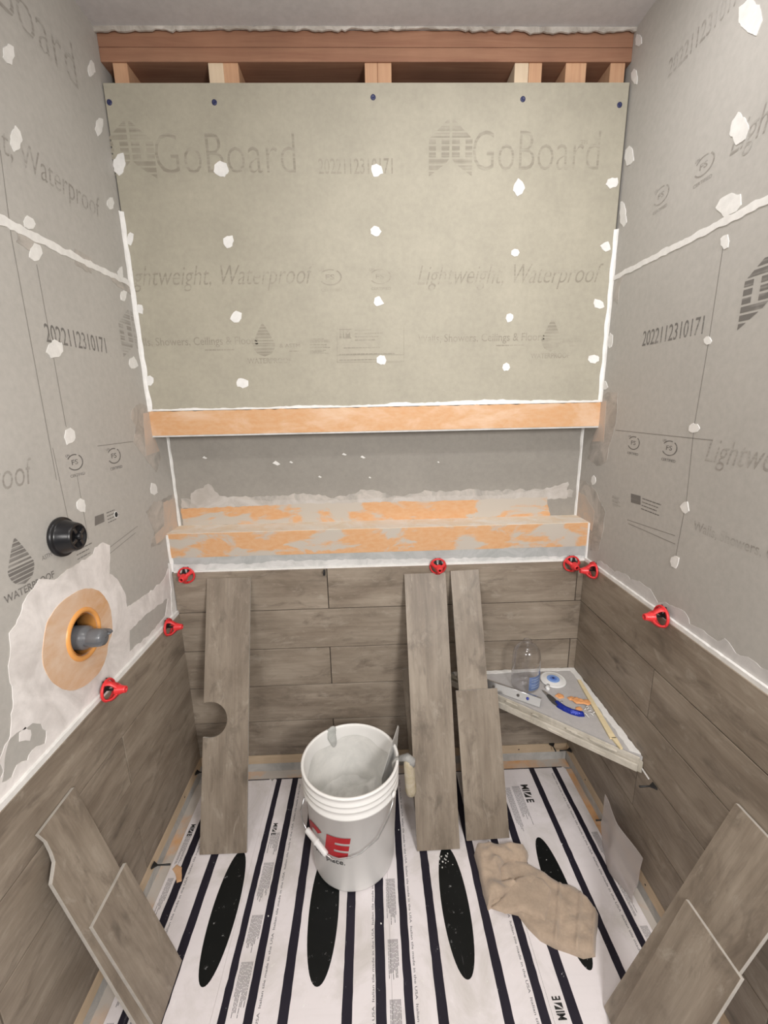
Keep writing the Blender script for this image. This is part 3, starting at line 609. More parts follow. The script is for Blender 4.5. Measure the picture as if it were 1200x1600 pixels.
# ================================================================== LEVELLING CAPS AND CLIPS
def cap(label, P, N, spin=0.0, side=None):
    root = thing('tile_leveller', label, 'tile levelling cap', P, 'red levelling caps on the tile edges')
    q = N.to_track_quat('Z', 'Y'); R = Matrix.Translation(P) @ q.to_matrix().to_4x4() @ Matrix.Rotation(spin, 4, 'Z') @ Matrix.Scale(1.12, 4)
    mb = MB(); r0 = .0265
    ring = [(r0 - .0045, .002), (r0 - .001, .001), (r0 + .001, .004), (r0 - .0005, .0075), (r0 - .004, .0075), (r0 - .0045, .002)]
    mb.lathe(ring, 36, R)
    mb.lathe([(.0128, .024), (.0118, .030), (.0085, .040), (.0078, .0455), (.0052, .0465), (.0045, .041)], 24, R)
    for k in range(3):
        a = 2 * math.pi * k / 3; vs = []; fs = []; n = 7
        for i in range(n + 1):
            t = i / n; rr = (r0 - .0008) * (1 - t) + .0105 * t + .006 * math.sin(math.pi * t); z = .004 + .027 * t
            hw = .0085 * (1 - t) + .0068 * t - .0022 * math.sin(math.pi * t)
            for s in (-1, 1):
                for d in (0, -.003):
                    r2 = rr + d; x = math.sqrt(max(r2 * r2 - hw * hw, 1e-8)); c, s_ = math.cos(a), math.sin(a); y = hw * s
                    vs.append((x * c - y * s_, x * s_ + y * c, z))
        for i in range(n):
            j = i * 4; m_ = j + 4
            fs += [(j, j + 2, m_ + 2, m_), (j + 1, m_ + 1, m_ + 3, j + 3), (j, m_, m_ + 1, j + 1), (j + 2, j + 3, m_ + 3, m_ + 2)]
        mb.mesh(vs, fs, R, 0, True)
    mb2 = part(mb, 'cap', M_red, root)
    mb = MB(); R2 = Matrix.Translation(P) @ q.to_matrix().to_4x4()
    mb.tube([(0, 0, -.004), (0, 0, .042)], .0028, 8, M=R2)
    up = (q.inverted() @ Z_); w = up.cross(Vector((0, 0, 1))).normalized()
    # the clip behind the cap: a foot against the wall with two upright prongs
    for s in (-1, 1):
        c0 = w * (.010 * s) + Vector((0, 0, -.001)); tp = up * .030 + w * (.0075 * s)
        mb.mesh([c0 - w * .008, c0 + w * .008, tp + w * .0015, tp - w * .0015, c0 - w * .008 + Vector((0, 0, .005)), c0 + w * .008 + Vector((0, 0, .005)), tp + w * .0015 + Vector((0, 0, .003)), tp - w * .0015 + Vector((0, 0, .003))],
                [(0, 3, 2, 1), (4, 5, 6, 7), (0, 1, 5, 4), (1, 2, 6, 5), (2, 3, 7, 6), (3, 0, 4, 7)], R2)
    part(mb, 'clip', M_blackclip, root); return root
yb, = (-.013,)
def cp(x, y, ax, v): return at(x, y, ax, v)
cap('red levelling cap at the left end of the back wall tile edge', cp(292, 898, 'y', -.014), -Y_, .6)
cap('red levelling cap above the wide leaning plank, middle of the back wall', cp(684, 884, 'y', -.014), -Y_, 2.6)
cap('red levelling cap on the back wall side of the right corner', cp(892, 880, 'y', -.014), -Y_, .5)
cap('red levelling cap on the right wall side of the right corner', cp(929, 891, 'x', WD - .014), -X_, 1.2)
cap('red levelling cap alone halfway along the right wall tile edge', cp(1036, 963, 'x', WD - .014), -X_, 1.2)
cap('red levelling cap on the left wall tile edge, nearest the back corner', cp(261, 980, 'x', .014), X_, 1.9)
cap('red levelling cap on the left wall tile edge below the grey valve', cp(166, 1078, 'x', .014), X_, 1.9)
def clip(label, P, d, side_dir, L=.05):
    """leftover black levelling clip: stem out from the joint with a wedge foot at the wall"""
    mb = MB(); P = Vector(P)
    mb.tube([P, P + d * L * .5, P + d * L], [.0026, .0022, .003], 8)
    s = side_dir * .011; u = Z_ * .0035; o = P + d * .001
    vs = [o - s - u, o + s - u, o + s + u, o - s + u]; t = P + d * .016; vs += [t - u * .6 - s * .12, t - u * .6 + s * .12, t + u * .6 + s * .12, t + u * .6 - s * .12]
    mb.mesh(vs, [(0, 1, 2, 3), (4, 7, 6, 5), (0, 4, 5, 1), (1, 5, 6, 2), (2, 6, 7, 3), (3, 7, 4, 0)])
    return tag(mb.build('levelling_clip', M_blackclip), label, 'tile levelling clip', 'black levelling clips left in the joints')
clip('black levelling clip sticking out low on the left wall, above an orange scrap', at(238, 1352, 'x', .013), X_, Y_, .055)
clip('black levelling clip low on the left wall in the back corner by the notched plank', at(306, 1207, 'x', .013), X_, Y_, .045)
clip('black levelling clip low in the back right corner, on the right wall', at(892, 1172, 'x', WD - .013), -X_, Y_, .045)
clip('black levelling clip at the back wall foot, under the corner shelf', at(862, 1162, 'y', -.013), -Y_, X_, .04)
clip('black levelling clip in the right wall joint just below the shelf tip', at(1024, 1228, 'x', WD - .013), -X_, Y_, .045)
clip('black levelling clip low on the right wall by the clear plastic sheet', at(947, 1281, 'x', WD - .013), -X_, Y_, .035)
mb = MB(); p = at(507, 893, 'y', -.012); mb.box((p.x - .0035, p.y - .012, p.z - .012), (p.x + .0035, p.y + .004, p.z + .008), bev=.001); mb.tube([(p.x, p.y - .008, p.z + .004), (p.x, p.y - .03, p.z + .004)], .0025)
tag(mb.build('levelling_clip', M_blackclip), 'black levelling clip at the top of the back wall vertical joint, above the bucket', 'tile levelling clip', 'black levelling clips left in the joints')
mb = MB()
for i in range(5):
    p0 = at(1000 + i * 3, 1196 + i * 4.6, 'x', WD - .013); mb.box((p0.x - .002, p0.y - .006, p0.z - .0015), (p0.x + .001, p0.y + .004, p0.z + .0015))
mb.build('joint_mortar_crumbs', M_white, wr)
# ================================================================== PIPE CAP AND VALVE on the left wall
root = thing('pipe_cap', 'black rubber test cap sticking out of the left wall above the valve', 'pipe cap', (0, -.503, 1.150))
M = Matrix.Translation((0, -.503, 1.150)) @ Matrix.Rotation(math.pi / 2, 4, 'Y')
mb = MB(); mb.lathe([(.001, 0), (.0455, .0), (.0465, .004), (.045, .009), (.041, .009), (.0385, .012), (.0325, .036), (.031, .040), (.0265, .0425), (.026, .038), (.001, .037)], 44, M); part(mb, 'cap_body', M_black, root)
mb = MB()
for i in range(4):
    a = .5 + i * 1.57; mb.box((-.004, .010, .037), (.004, .025, .0415), M @ Matrix.Rotation(a, 4, 'Z'), bev=.001)
mb.lathe([(.0001, .047), (.006, .047), (.008, .044), (.008, .037)], 16, M); part(mb, 'end_ribs', M_black, root)
root = thing('shower_valve', 'grey capped valve stub inside an orange round sealing collar on the left wall', 'shower valve', (0, VY, VZ))
mb = MB(); out = [(58, 1003), (70, 975), (82, 955), (97, 938), (113, 927), (130, 919), (148, 920), (160, 929), (170, 946), (174, 970), (174, 990), (168, 1003), (166, 1022), (160, 1040), (150, 1056), (132, 1072), (110, 1081), (88, 1074), (75, 1060), (66, 1040), (64, 1020)]
out = out[1:]; l = [(at(x, y, 'x', 0).y, at(x, y, 'x', 0).z) for x, y in out]
for _ in range(2): l = [q for i in range(len(l)) for q in ((l[i][0] * .75 + l[(i + 1) % len(l)][0] * .25, l[i][1] * .75 + l[(i + 1) % len(l)][1] * .25), (l[i][0] * .25 + l[(i + 1) % len(l)][0] * .75, l[i][1] * .25 + l[(i + 1) % len(l)][1] * .75))]
circ = [(VY + VR * math.cos(2 * math.pi * k / 32), VZ + VR * math.sin(2 * math.pi * k / 32)) for k in range(32)]
mb.prism(jag(l, .0008, .012, 2), .0012, .0028, Vector((0, 0, 0)), Y_, Z_, X_, 0, [circ[::-1]]); part(mb, 'sealing_collar', M_collar, root)
MV = Matrix.Translation((0, VY, VZ)) @ Matrix.Rotation(math.pi / 2, 4, 'Y')
mb = MB(); mb.lathe([(.066, .002), (.064, .0055), (.060, .0078), (.0555, .0072), (.0525, .004), (.0515, -.01), (.0515, -.045), (.049, -.045), (.049, .003)], 44, MV); part(mb, 'collar_ring', M_orangeplastic, root)
VO = Matrix.Translation((0, VY - .004, VZ - .008)) @ Matrix.Rotation(math.pi / 2, 4, 'Y') @ Matrix.Rotation(.06, 4, 'X')
mb = MB(); mb.lathe([(.001, -.09), (.029, -.09), (.030, .004), (.029, .012), (.024, .017), (.0225, .022)], 32, VO); mb.lathe([(.0225, .022), (.0215, .046), (.0185, .054), (.012, .057), (.001, .058)], 32, VO)
for s in (-1, 1):
    vs = []; fs_ = []; n = 8
    for i in range(n + 1):
        t = i / n; z = .018 + .044 * t; w = .0225 + .004 + .004 * math.sin(t * math.pi)
        for y in (-.0022, .0022): vs.append((y, w * s if i < n else .024 * s, z)); vs.append((y, .018 * s, z))
    for i in range(n):
        j = i * 4; k = j + 4; fs_ += [(j, k, k + 1, j + 1), (j + 2, j + 3, k + 3, k + 2), (j, j + 2, k + 2, k), (j + 1, k + 1, k + 3, j + 3)]
    fs_ += [(0, 1, 3, 2), (n * 4, n * 4 + 2, n * 4 + 3, n * 4 + 1)]
    mb.mesh(vs, fs_, VO @ Matrix.Rotation(.25, 4, 'Z'))
part(mb, 'stem_cap', M_greyp, root)
mb = MB(); mb.lathe([(.001, .057), (.004, .058), (.003, .064), (.0005, .069)], 10, VO @ Matrix.Translation((-.004, .012, -.004))); part(mb, 'mould_tip', M_greyp, root)
# ================================================================== FLATTENED CARTONS on the floor
def m_card():
    m = mat('white_carton_print', (.66, .62, .64), .5); co = coords(m); f = nz(m, co, 6, 6, .65, .6); f2 = nz(m, coords(m, scale=(3, 60, 1)), 1, 2, .5); f3 = nz(m, co, 45, 5, .7)
    x = mix(m, ramp(m, f, [(.46, g3(0)), (.68, g3(.85))]), (.79, .745, .76), (.60, .565, .54)); x = mix(m, ramp(m, f2, [(.55, g3(0)), (.75, g3(.25))]), x, (.70, .66, .67))
    base(m, mix(m, ramp(m, f3, [(.62, g3(0)), (.70, g3(.5))]), x, (.86, .84, .82))); return m
def m_ink(name, ink, lo, hi):
    m = mat(name, ink, .5, spec=.25); co = coords(m); f = nz(m, co, 70, 5, .75); f2 = nz(m, co, 5, 4, .6); f3 = nz(m, coords(m, scale=(60, 5, 1)), 1, 4, .7)
    x = mix(m, ramp(m, f2, [(.3, g3(0)), (.75, g3(.5))]), ink, tuple(min(1, v * 2 + .006) for v in ink))
    x = mix(m, ramp(m, f3, [(.66, g3(0)), (.75, g3(.35))]), x, (.35, .34, .35))
    base(m, mix(m, ramp(m, f, [(lo, g3(0)), (hi, g3(.8))]), x, (.5, .5, .5))); return m
M_card = m_card(); M_cardedge = mat('carton_kraft', (.45, .33, .22), .8); M_navy = m_ink('navy_print_stripe', (.013, .011, .019), .66, .73); M_oval = m_ink('black_print_oval', (.003, .004, .004), .64, .72)
M_txt = mat('carton_small_print', (.17, .16, .17), .6); M_blk = mat('carton_black_print', (.02, .02, .02), .5)
YB, YF = -.052, -1.16; ZF = .0035
cartons = [(.044, .3005, 'leftmost flattened tile carton on the floor, along the left wall', 0), (.301, .7385, 'flattened tile carton with the bucket standing on it', 1), (.739, 1.121, 'flattened tile carton under the feet of the right-hand leaning planks', 0), (1.1215, 1.466, 'rightmost flattened tile carton, with a black oval and maker name, along the right wall', 1)]
stripes = [(.078, .102), (.161, .186), (.318, .337), (.380, .402), (.462, .487), (.616, .641), (.698, .724), (.769, .791), (.847, .872), (1.003, 1.027), (1.090, 1.113), (1.162, 1.187), (1.320, 1.341), (1.413, 1.431)]
ovals = [(.259, -.515, .0375, .176), (.550, -.525, .0430, .178), (.934, -.530, .0400, .175), (1.252, -.520, .0350, .180)]
ital = [(.114, -1), (.416, -1), (.695, -1), (.797, 1), (1.079, 1), (1.401, 1)]      # x of the text line, side
micro = [(.050, .074, -.25, -.95), (.341, .377, -.28, -.98), (.730, .764, -.45, -.95), (1.118, 1.158, -.5, -1.0), (1.435, 1.462, -.33, -.9)]
for ci, (x0, x1, lb, up_) in enumerate(cartons):
    root = thing('flattened_carton', lb, 'cardboard box', ((x0 + x1) / 2, YF, -.003), 'flattened tile cartons covering the floor')
    z = ZF + .0004 * up_; mb = MB(); l = [(x0, YF), (x1, YF), (x1, YB - .012), (x1 - .006, YB - .002), (x1 - .02, YB), (x0 + .02, YB), (x0 + .006, YB - .002), (x0, YB - .012)]
    mb.prism(l, -.0035, z, Vector((0, 0, 0)), X_, Y_, Z_); part(mb, 'sheet', [M_card], root)
    inn = lambda a: x0 <= a <= x1
    mb = MB(); R = random.Random(ci)
    for a, c in stripes:
        if inn(a):
            q = jag([(a, YF), (c, YF), (c, YB), (a, YB)], .0006, .02, ci); mb.prism(q, z, z + .00035, Vector((0, 0, 0)), X_, Y_, Z_)
    mb.prism([(x0 + .012, YB - .004), (x1 - .012, YB - .004), (x1 - .012, YB - .0005), (x0 + .012, YB - .0005)], z, z + .0003, Vector((0, 0, 0)), X_, Y_, Z_)
    part(mb, 'printed_stripes', M_navy, root)
    mb = MB()
    for cx, cy, rx, ry in ovals:
        if inn(cx):
            q = [(cx + rx * math.copysign(abs(math.cos(t)) ** .95, math.cos(t)), cy + ry * math.sin(t)) for t in [2 * math.pi * k / 48 for k in range(48)]]
            mb.prism(q, z, z + .00035, Vector((0, 0, 0)), X_, Y_, Z_)
    if mb.v: part(mb, 'printed_oval', M_oval, root)
    mb = MB()
    for a, s in ital:
        if inn(a):
            y = YB - .03
            while y > YF + .1:
                if s > 0: put_text(mb, 'Italian tile made in the USA', Vector((a, y, z)), -Y_, X_, .158, .0062, .0002, Z_, .01)
                else: put_text(mb, 'Italian tile made in the USA', Vector((a, y - .158, z)), Y_, -X_, .158, .0062, .0002, Z_, .01)
                y -= .166
    for a, c, y0, y1 in micro:
        if inn(a):
            y = y0
            while y > y1:
                ln = R.uniform(.06, .15); xx = a + .003
                while xx < c - .003:
                    yy = y; e = y - ln * R.uniform(.55, 1)
                    while yy > e:
                        d = R.uniform(.004, .014); mb.face([(xx, yy, z + .0002), (xx, yy - d, z + .0002), (xx + .0017, yy - d, z + .0002), (xx + .0017, yy, z + .0002)][::1]); yy -= d + .0012
                    xx += .0036
                y -= ln + .03
    part(mb, 'small_print', M_txt, root)['kind'] = 'stuff'
def maker(root_i, O, U, V, h, z, w):
    mb = MB(); N = Z_
    put_text(mb, 'MI', O, U, V, w * .36, h, .0003, N, .03)
    q = lambda a, c: O + U * (w * a) + V * (h * c) + N * .0003
    mb.face([q(.42, 0), q(.42, 1), q(.60, 1), q(.52, .55)]); mb.face([q(.44, -.02), q(.70, -.02), q(.70, .98), q(.58, .35)])
    put_text(mb, 'E', O + U * (w * .80), U, V, w * .17, h, .0003, N, .03)
    rts = [o for o in bpy.data.objects if o.name.startswith('flattened_carton')]; rts.sort(key=lambda o: o.location.x); part(mb, 'maker_name', M_blk, rts[root_i])
zc_ = ZF + .0006
maker(3, Vector((1.262, -.130, zc_)), -Y_, X_, .026, zc_, .080)
maker(1, Vector((.346, -.245, zc_)), -Y_, X_, .014, zc_, .045)
maker(0, Vector((.055, -.235, zc_)), -Y_, X_, .015, zc_, .045)
maker(2, Vector((1.152, -.79, zc_ )), Y_ * 1.0, -X_, .020, zc_, .045)
rts = sorted([o for o in bpy.data.objects if o.name.startswith('flattened_carton')], key=lambda o: o.location.x)
mb = MB(); R = random.Random(8)
for a in range(14):      # lines of text beside the big maker name
    x = 1.197 + a * .0042
    if a in (5, 6): continue
    y = -.135 - (0 if a > 6 else .005); e = y - R.uniform(.13, .19) * (1 if a < 7 else .8)
    while y > e:
        d = R.uniform(.004, .015); mb.face([(x, y, zc_), (x, y - d, zc_), (x + .0018, y - d, zc_), (x + .0018, y, zc_)]); y -= d + .0014
part(mb, 'maker_small_print', M_txt, rts[3])
mb = MB()
for x, y in ((.30, -.56), (.905, -.62), (.873, -.45)): pass
for i in range(46):      # thinset crumbs dried on the cartons
    x, y, s = random.choice([(random.uniform(.1, 1.4), random.uniform(-.85, -.1), random.uniform(.0012, .003)), (random.uniform(.88, .95), random.uniform(-.43, -.38), random.uniform(.001, .0035))])
    n = 6; ph = random.uniform(0, 6); c = [(x + s * random.uniform(.5, 1.2) * math.cos(ph + k), y + s * random.uniform(.5, 1.2) * math.sin(ph + k)) for k in [2 * math.pi * j / n for j in range(n)]]
    mb.prism(c, zc_ - .0003, zc_ + .0012, Vector((0, 0, 0)), X_, Y_, Z_)
o = mb.build('mortar_crumbs', M_white); o['kind'] = 'stuff'; tag(o, 'tiny dried white mortar crumbs scattered over the striped cartons', 'mortar crumbs')
mb = MB(); P0 = at(277, 1361, 'z', .006)
pillow(mb, jag([(-.012, .024), (.008, .012), (.026, -.030), (.014, -.034), (-.004, -.008), (-.020, .008)], .001, .008, 3), P0, X_, Y_, Z_, .003, .006, .004, base=-.002)
tag(mb.build('membrane_scrap', M_mem), 'orange membrane scrap on the leftmost carton, near the left wall clip', 'membrane scrap')
# ================================================================== BUCKET
BX, BY = .633, -.358; TX = (BX, BY, ZF + .0008)
root = thing('mortar_bucket', 'white plastic hardware-store bucket with red lettering, part full of grey mortar', 'bucket', TX)
BM = Matrix.Translation(TX)
M_bucket = mat('white_hdpe', (.84, .83, .81), .38)
bb = M_bucket.node_tree.nodes['Principled BSDF']; bb.inputs['Subsurface Weight'].default_value = .08; bb.inputs['Subsurface Radius'].default_value = (.01, .01, .01)
H = .368; rb, rt = .130, .146
def rad(z): return rb + (rt - rb) * z / H
pro = [(.0001, .002), (rb - .008, .002), (rb - .002, .004), (rb, .010), (rad(.29), .288), (rad(.29) + .006, .290), (rad(.29) + .0065, .298), (rad(.3) + .001, .301), (rad(.32) + .001, .316), (rad(.32) + .0055, .318), (rad(.32) + .0055, .323), (rad(.33) + .001, .326), (rad(.34) + .001, .336), (rad(.34) + .0055, .338), (rad(.34) + .0055, .343), (rad(.35) + .001, .346), (rt, .360), (rt + .0045, .362), (rt + .005, .368), (rt + .002, .3705), (rt - .003, .370), (rt - .0045, .366), (rt - .0045, .355), (rb - .004, .020), (rb - .01, .006), (.0001, .006)]
mb = MB(); mb.lathe(pro, 72, BM); part(mb, 'bucket_shell', M_bucket, root)
M_mortar = m_skim('wet_mortar', (.56, .555, .53), (.68, .67, .645)); M_film = m_skim('mortar_film', (.64, .635, .61), (.74, .73, .70))
mb = MB(); vs = []; fs_ = []; nr, na = 22, 64; hm = .165
for i in range(nr + 1):
    for k in range(na):
        a = 2 * math.pi * k / na; t = i / nr; rr = (rad(hm) - .0045) * t; x, y = rr * math.cos(a), rr * math.sin(a)
        z = hm + .020 * noise.noise(Vector((x * 22, y * 30, 3))) + .012 * noise.noise(Vector((x * 50, y * 60, 7))) + .030 * math.exp(-((x - .03) ** 2 + (y + .01) ** 2) / .0045) - .015 * math.exp(-((x + .05) ** 2 + (y + .03) ** 2) / .002) + .02 * max(0, t - .8) * 5 * (noise.noise(Vector((a * 2, 0, 2))) + .5)
        vs.append((x, y, z))
for i in range(nr):
    for k in range(na): fs_.append((i * na + k, i * na + (k + 1) % na, (i + 1) * na + (k + 1) % na, (i + 1) * na + k))
mb.mesh(vs, fs_, BM, 0, True); o = part(mb, 'mortar', M_mortar, root)
mb = MB(); vs = []; fs_ = []; na, nz_ = 80, 14      # skim of mortar smeared up the inside wall
for j in range(nz_ + 1):
    for k in range(na + 1):
        a = math.pi * (-.25 + 1.5 * k / na); tp = hm + .08 + .085 * (.5 + .5 * math.sin(a)) + .03 * noise.noise(Vector((a * 1.7, 1, 4)))
        z = hm - .01 + (min(tp, .352) - hm + .01) * j / nz_; rr = rad(z) - .0052 - .0015 * (1 - j / nz_); vs.append((rr * math.cos(a), rr * math.sin(a), z))
for j in range(nz_):
    for k in range(na): q = j * (na + 1) + k; fs_.append((q, q + na + 1, q + na + 2, q + 1))
mb.mesh(vs, fs_, BM, 0, True); part(mb, 'mortar_smear', M_film, root)
mb = MB()       # blob on the back left of the rim, running inside
a0 = math.radians(118)
for k in range(15):
    t = k / 14; r_ = rt - .002 - .0085 * min(1, t * 1.6); z_ = .365 - .062 * t; s = .015 * (1 - t) ** .45 + .003
    mt = BM @ Matrix.Rotation(a0 + .02 * math.sin(t * 5), 4, 'Z') @ Matrix.Translation((r_, 0, z_)) @ Matrix.Diagonal((.32, 1, .7, 1)); bm = bmesh.new(); bmesh.ops.create_icosphere(bm, subdivisions=2, radius=s); bm.verts.index_update()
    mb.mesh([v.co.copy() * (1 + .18 * noise.noise(v.co * 90 + Vector((0, 0, k * .4)))) for v in bm.verts], [[v.index for v in f.verts] for f in bm.faces], mt, 0, True); bm.free()
part(mb, 'mortar_blob', m_skim('drying_mortar', (.40, .41, .39), (.5, .5, .48)), root)
# printing, wrapped round the shell
A_C = math.radians(-117)
def wrapb(p):      # p.x = arc length from the middle of the print, p.z = height
    r2 = rad(p.z) + .0009; a = A_C + p.x / r2; return BM @ Vector((r2 * math.cos(a), r2 * math.sin(a), p.z))
def densify(vs, fs, s=.006):
    return vs, fs
mb = MB(); M_redink = mat('red_ink', (.42, .012, .018), .45)
def wpoly(pts, n=6):
    """a quad strip polygon given as top and bottom polylines"""
    a, b2, c, d = [Vector(q) for q in pts]; vs = []; fs_ = []
    for i in range(n + 1):
        for j in range(3): p0 = a.lerp(b2, i / n); p1 = d.lerp(c, i / n); q = p0.lerp(p1, j / 2); vs.append(wrapb(Vector((q.x, 0, q.y))))
    for i in range(n):
        for j in range(2): q = i * 3 + j; fs_.append((q, q + 3, q + 4, q + 1))
    mb.mesh(vs, fs_, None, 0, True)
hE, zE = .078, .143; sl = .014
def sh(x, z): return (x + (z - zE) / hE * sl, z)
def letterE(x, w):
    wpoly([sh(x, zE), sh(x + w * .40, zE), sh(x + w * .40, zE + hE), sh(x, zE + hE)])
    for z0, z1 in ((0, .27), (.375, .62), (.73, 1)): wpoly([sh(x + w * .38, zE + hE * z0), sh(x + w, zE + hE * z0), sh(x + w, zE + hE * z1), sh(x + w * .38, zE + hE * z1)])
letterE(-.020, .074)
def letterC(x, w):
    n = 22
    for i in range(n):
        t0 = math.radians(52 + 256 * i / n); t1 = math.radians(52 + 256 * (i + 1) / n); cx, cz = x + w / 2, zE + hE / 2
        o_ = lambda t, k: sh(cx + w * .5 * k * math.cos(t), cz + hE * .5 * (k if k == 1 else .46 if k < .7 else k) * math.sin(t))
        wpoly([o_(t0, 1), o_(t1, 1), o_(t1, .45), o_(t0, .45)], 1)
letterC(-.112, .092)
x = -.215      # A
for pts in (((x, 0), (x + .030, 0), (x + .058, 1), (x + .040, 1)), ((x + .055, 0), (x + .088, 0), (x + .072, 1), (x + .045, 1)), ((x + .02, .2), (x + .06, .2), (x + .058, .42), (x + .030, .42))):
    wpoly([sh(a, zE + hE * c) for a, c in pts])
part(mb, 'red_lettering', M_redink, root)
mb = MB(); put_text(mb, 'The helpful place.', Vector((-.150, 0, .117)), X_, Z_, .196, .0185, 0, Vector((0, 0, 0)), .008, 0, 0, wrapb); part(mb, 'black_lettering', M_blk, root)
# bail: ears, wire and grip
mb = MB(); wire = []
EA, EB = math.radians(205), math.radians(-25)
ea = Vector((rad(.305) * math.cos(EA), rad(.305) * math.sin(EA), .288)); eb = Vector(((rad(.305) + .006) * math.cos(EB) - .006, (rad(.305) + .006) * math.sin(EB) - .01, .300))
path = [ea * 1.0 + Vector((-.008, 0, 0)), Vector((-.150, -.070, .250)), Vector((-.142, -.080, .215)), Vector((-.132, -.090, .204)), Vector((-.070, -.140, .166)), Vector((-.052, -.150, .160)), Vector((.0, -.152, .168)), Vector((.030, -.149, .178)), Vector((.080, -.130, .205)), Vector((.112, -.110, .255)), Vector((.126, -.092, .290)), eb]
path = [BM @ p for p in path]; mb.tube(path, .0021, 8); part(mb, 'bail_wire', M_steel, root)
mb = MB(); g0, g1 = path[3], path[4]; d_ = g1 - g0
mb.tube([g0, g0 + d_ * .04, g0 + d_ * .46, g0 + d_ * .48, g0 + d_ * .52, g0 + d_ * .54, g0 + d_ * .96, g1], [.0075, .0088, .0088, .0105, .0105, .0088, .0088, .007], 16); part(mb, 'grip', mat('white_grip', (.72, .71, .70), .4), root)
for q in (ea, eb):
    mb = MB(); mb.lathe([(.0001, .006), (.009, .005), (.011, 0)], 18, BM @ Matrix.Translation(q) @ Vector((q.x, q.y, 0)).to_track_quat('Z', 'Y').to_matrix().to_4x4()); part(mb, 'ear', M_bucket, root)
# ================================================================== MARGIN TROWEL hung on the rim
root = thing('margin_trowel', 'steel margin trowel coated in mortar, hooked over the right rim of the bucket', 'trowel', (.775, -.37, .30))
A = Vector
M_blade = m_skim('mortar_coated_steel', (.42, .42, .41), (.62, .61, .59)); M_blade.node_tree.nodes['Principled BSDF'].inputs['Metallic'].default_value = .35; M_blade.node_tree.nodes['Principled BSDF'].inputs['Roughness'].default_value = .35
mb = MB(); c0 = A((.762, -.345, .0))
loop = [(-.070, .235), (.015, .235), (.045, .345), (.062, .412), (.056, .422), (.0, .385), (-.070, .33)]
bu = A((.46, .888, 0)).normalized(); mb.prism(loop, 0, .0016, A((.760, -.335, 0)), bu, Z_, A((bu.y, -bu.x, 0))); part(mb, 'blade', M_blade, root)
hx = A((.768, -.37, .362)); mb = MB()
mb.tube([hx + A((-.002, .0, -.035)), hx + A((-.001, 0, -.004)), hx + A((.008, -.002, .012)), hx + A((.030, -.006, .016)), hx + A((.046, -.008, .004))], [.005, .006, .0065, .0065, .007], 10); part(mb, 'tang', M_blade, root)
mb = MB(); h0 = hx + A((.044, -.008, .018)); h1 = hx + A((.052, -.012, -.115))
mb.tube([h0 + (h1 - h0) * t for t in (0, .04, .15, .5, .85, .96, 1)], [.008, .014, .016, .0165, .0175, .015, .008], 18)
mh = m_skim('worn_wood_handle', (.36, .29, .17), (.55, .50, .41)); part(mb, 'handle', mh, root)
mb = MB(); mb.tube([hx + A((.016, -.003, .014)), hx + A((.040, -.006, .020)), hx + A((.052, -.009, .008)), hx + A((.055, -.010, -.008))], [.008, .0125, .015, .010], 14); part(mb, 'mortar_lump', m_skim('dark_wet_mortar', (.20, .20, .195), (.46, .45, .43)), root)
# ================================================================== CORNER SHELF and what lies on it
ZSH = .425
root = thing('corner_shelf', 'triangular grey foam-core corner shelf in the back right corner, edge unfinished', 'shelf', (1.48, -.012, ZSH - .045))
M_foam = m_skim('foam_edge_thinset', (.42, .385, .32), (.60, .56, .49)); M_sh = m_mottle('shelf_grey', (.47, .455, .45), .94, 1.06, 10, .6)
c_a, c_b, c_c = (1.005, -.013), (1.4865, -.013), (1.4865, -.462)
mb = MB(); mb.prism([c_a, c_c, c_b], -.052, -.014, Vector((0, 0, ZSH)), X_, Y_, Z_); part(mb, 'foam_core', M_foam, root)
mb = MB(); mb.prism(jag([(1.010, -.013), (1.4865, -.457), (1.4865, -.013)], .001, .02, 1), -.013, 0, Vector((0, 0, ZSH)), X_, Y_, Z_); part(mb, 'top_board', M_sh, root)
e0, e1 = Vector((1.005, -.016, 0)), Vector((1.487, -.463, 0)); t_ = (e1 - e0).normalized(); n_ = Vector((-t_.y, t_.x, 0)); n_ = -n_ if n_.y > 0 else n_
Ms = Matrix((tuple([t_.x, n_.x, 0, e0.x]), tuple([t_.y, n_.y, 0, e0.y]), (0, 0, 1, ZSH), (0, 0, 0, 1))); Ln = (e1 - e0).length
mb = MB(); mb.box((0, 0, -.012), (Ln - .01, .004, -.001), Ms, bev=.001); mb.box((0, 0, -.050), (Ln - .012, .0075, -.026), Ms, bev=.0015); part(mb, 'edge_strip', M_foam, root)
mb = MB(); R = random.Random(4)
for i in range(36):
    a = R.uniform(0, Ln - .06); l = R.uniform(.01, .05); z = R.choice([-.0125, -.026, -.0395]) + R.uniform(-.002, .002); mb.box((a, .003, z), (a + l, .0085 + R.uniform(0, .002), z + R.uniform(.001, .003)), Ms, bev=.0005)
part(mb, 'thinset_ridges', m_skim('shelf_thinset', (.46, .43, .36), (.62, .58, .51)), root)['kind'] = 'stuff'
mb = MB(); mb.prism(jag([(1.02, -.013), (1.02, -.036), (1.2, -.03), (1.44, -.028), (1.462, -.03), (1.466, -.06), (1.463, -.43), (1.4865, -.448), (1.4865, -.013)], .0022, .012, 3), 0, .0016, Vector((0, 0, ZSH)), X_, Y_, Z_); part(mb, 'wall_joint_sealant', M_white, root)
def SH(x, y, dz=0.): return at(x, y, 'z', ZSH + dz)
S0 = ZSH + .0004
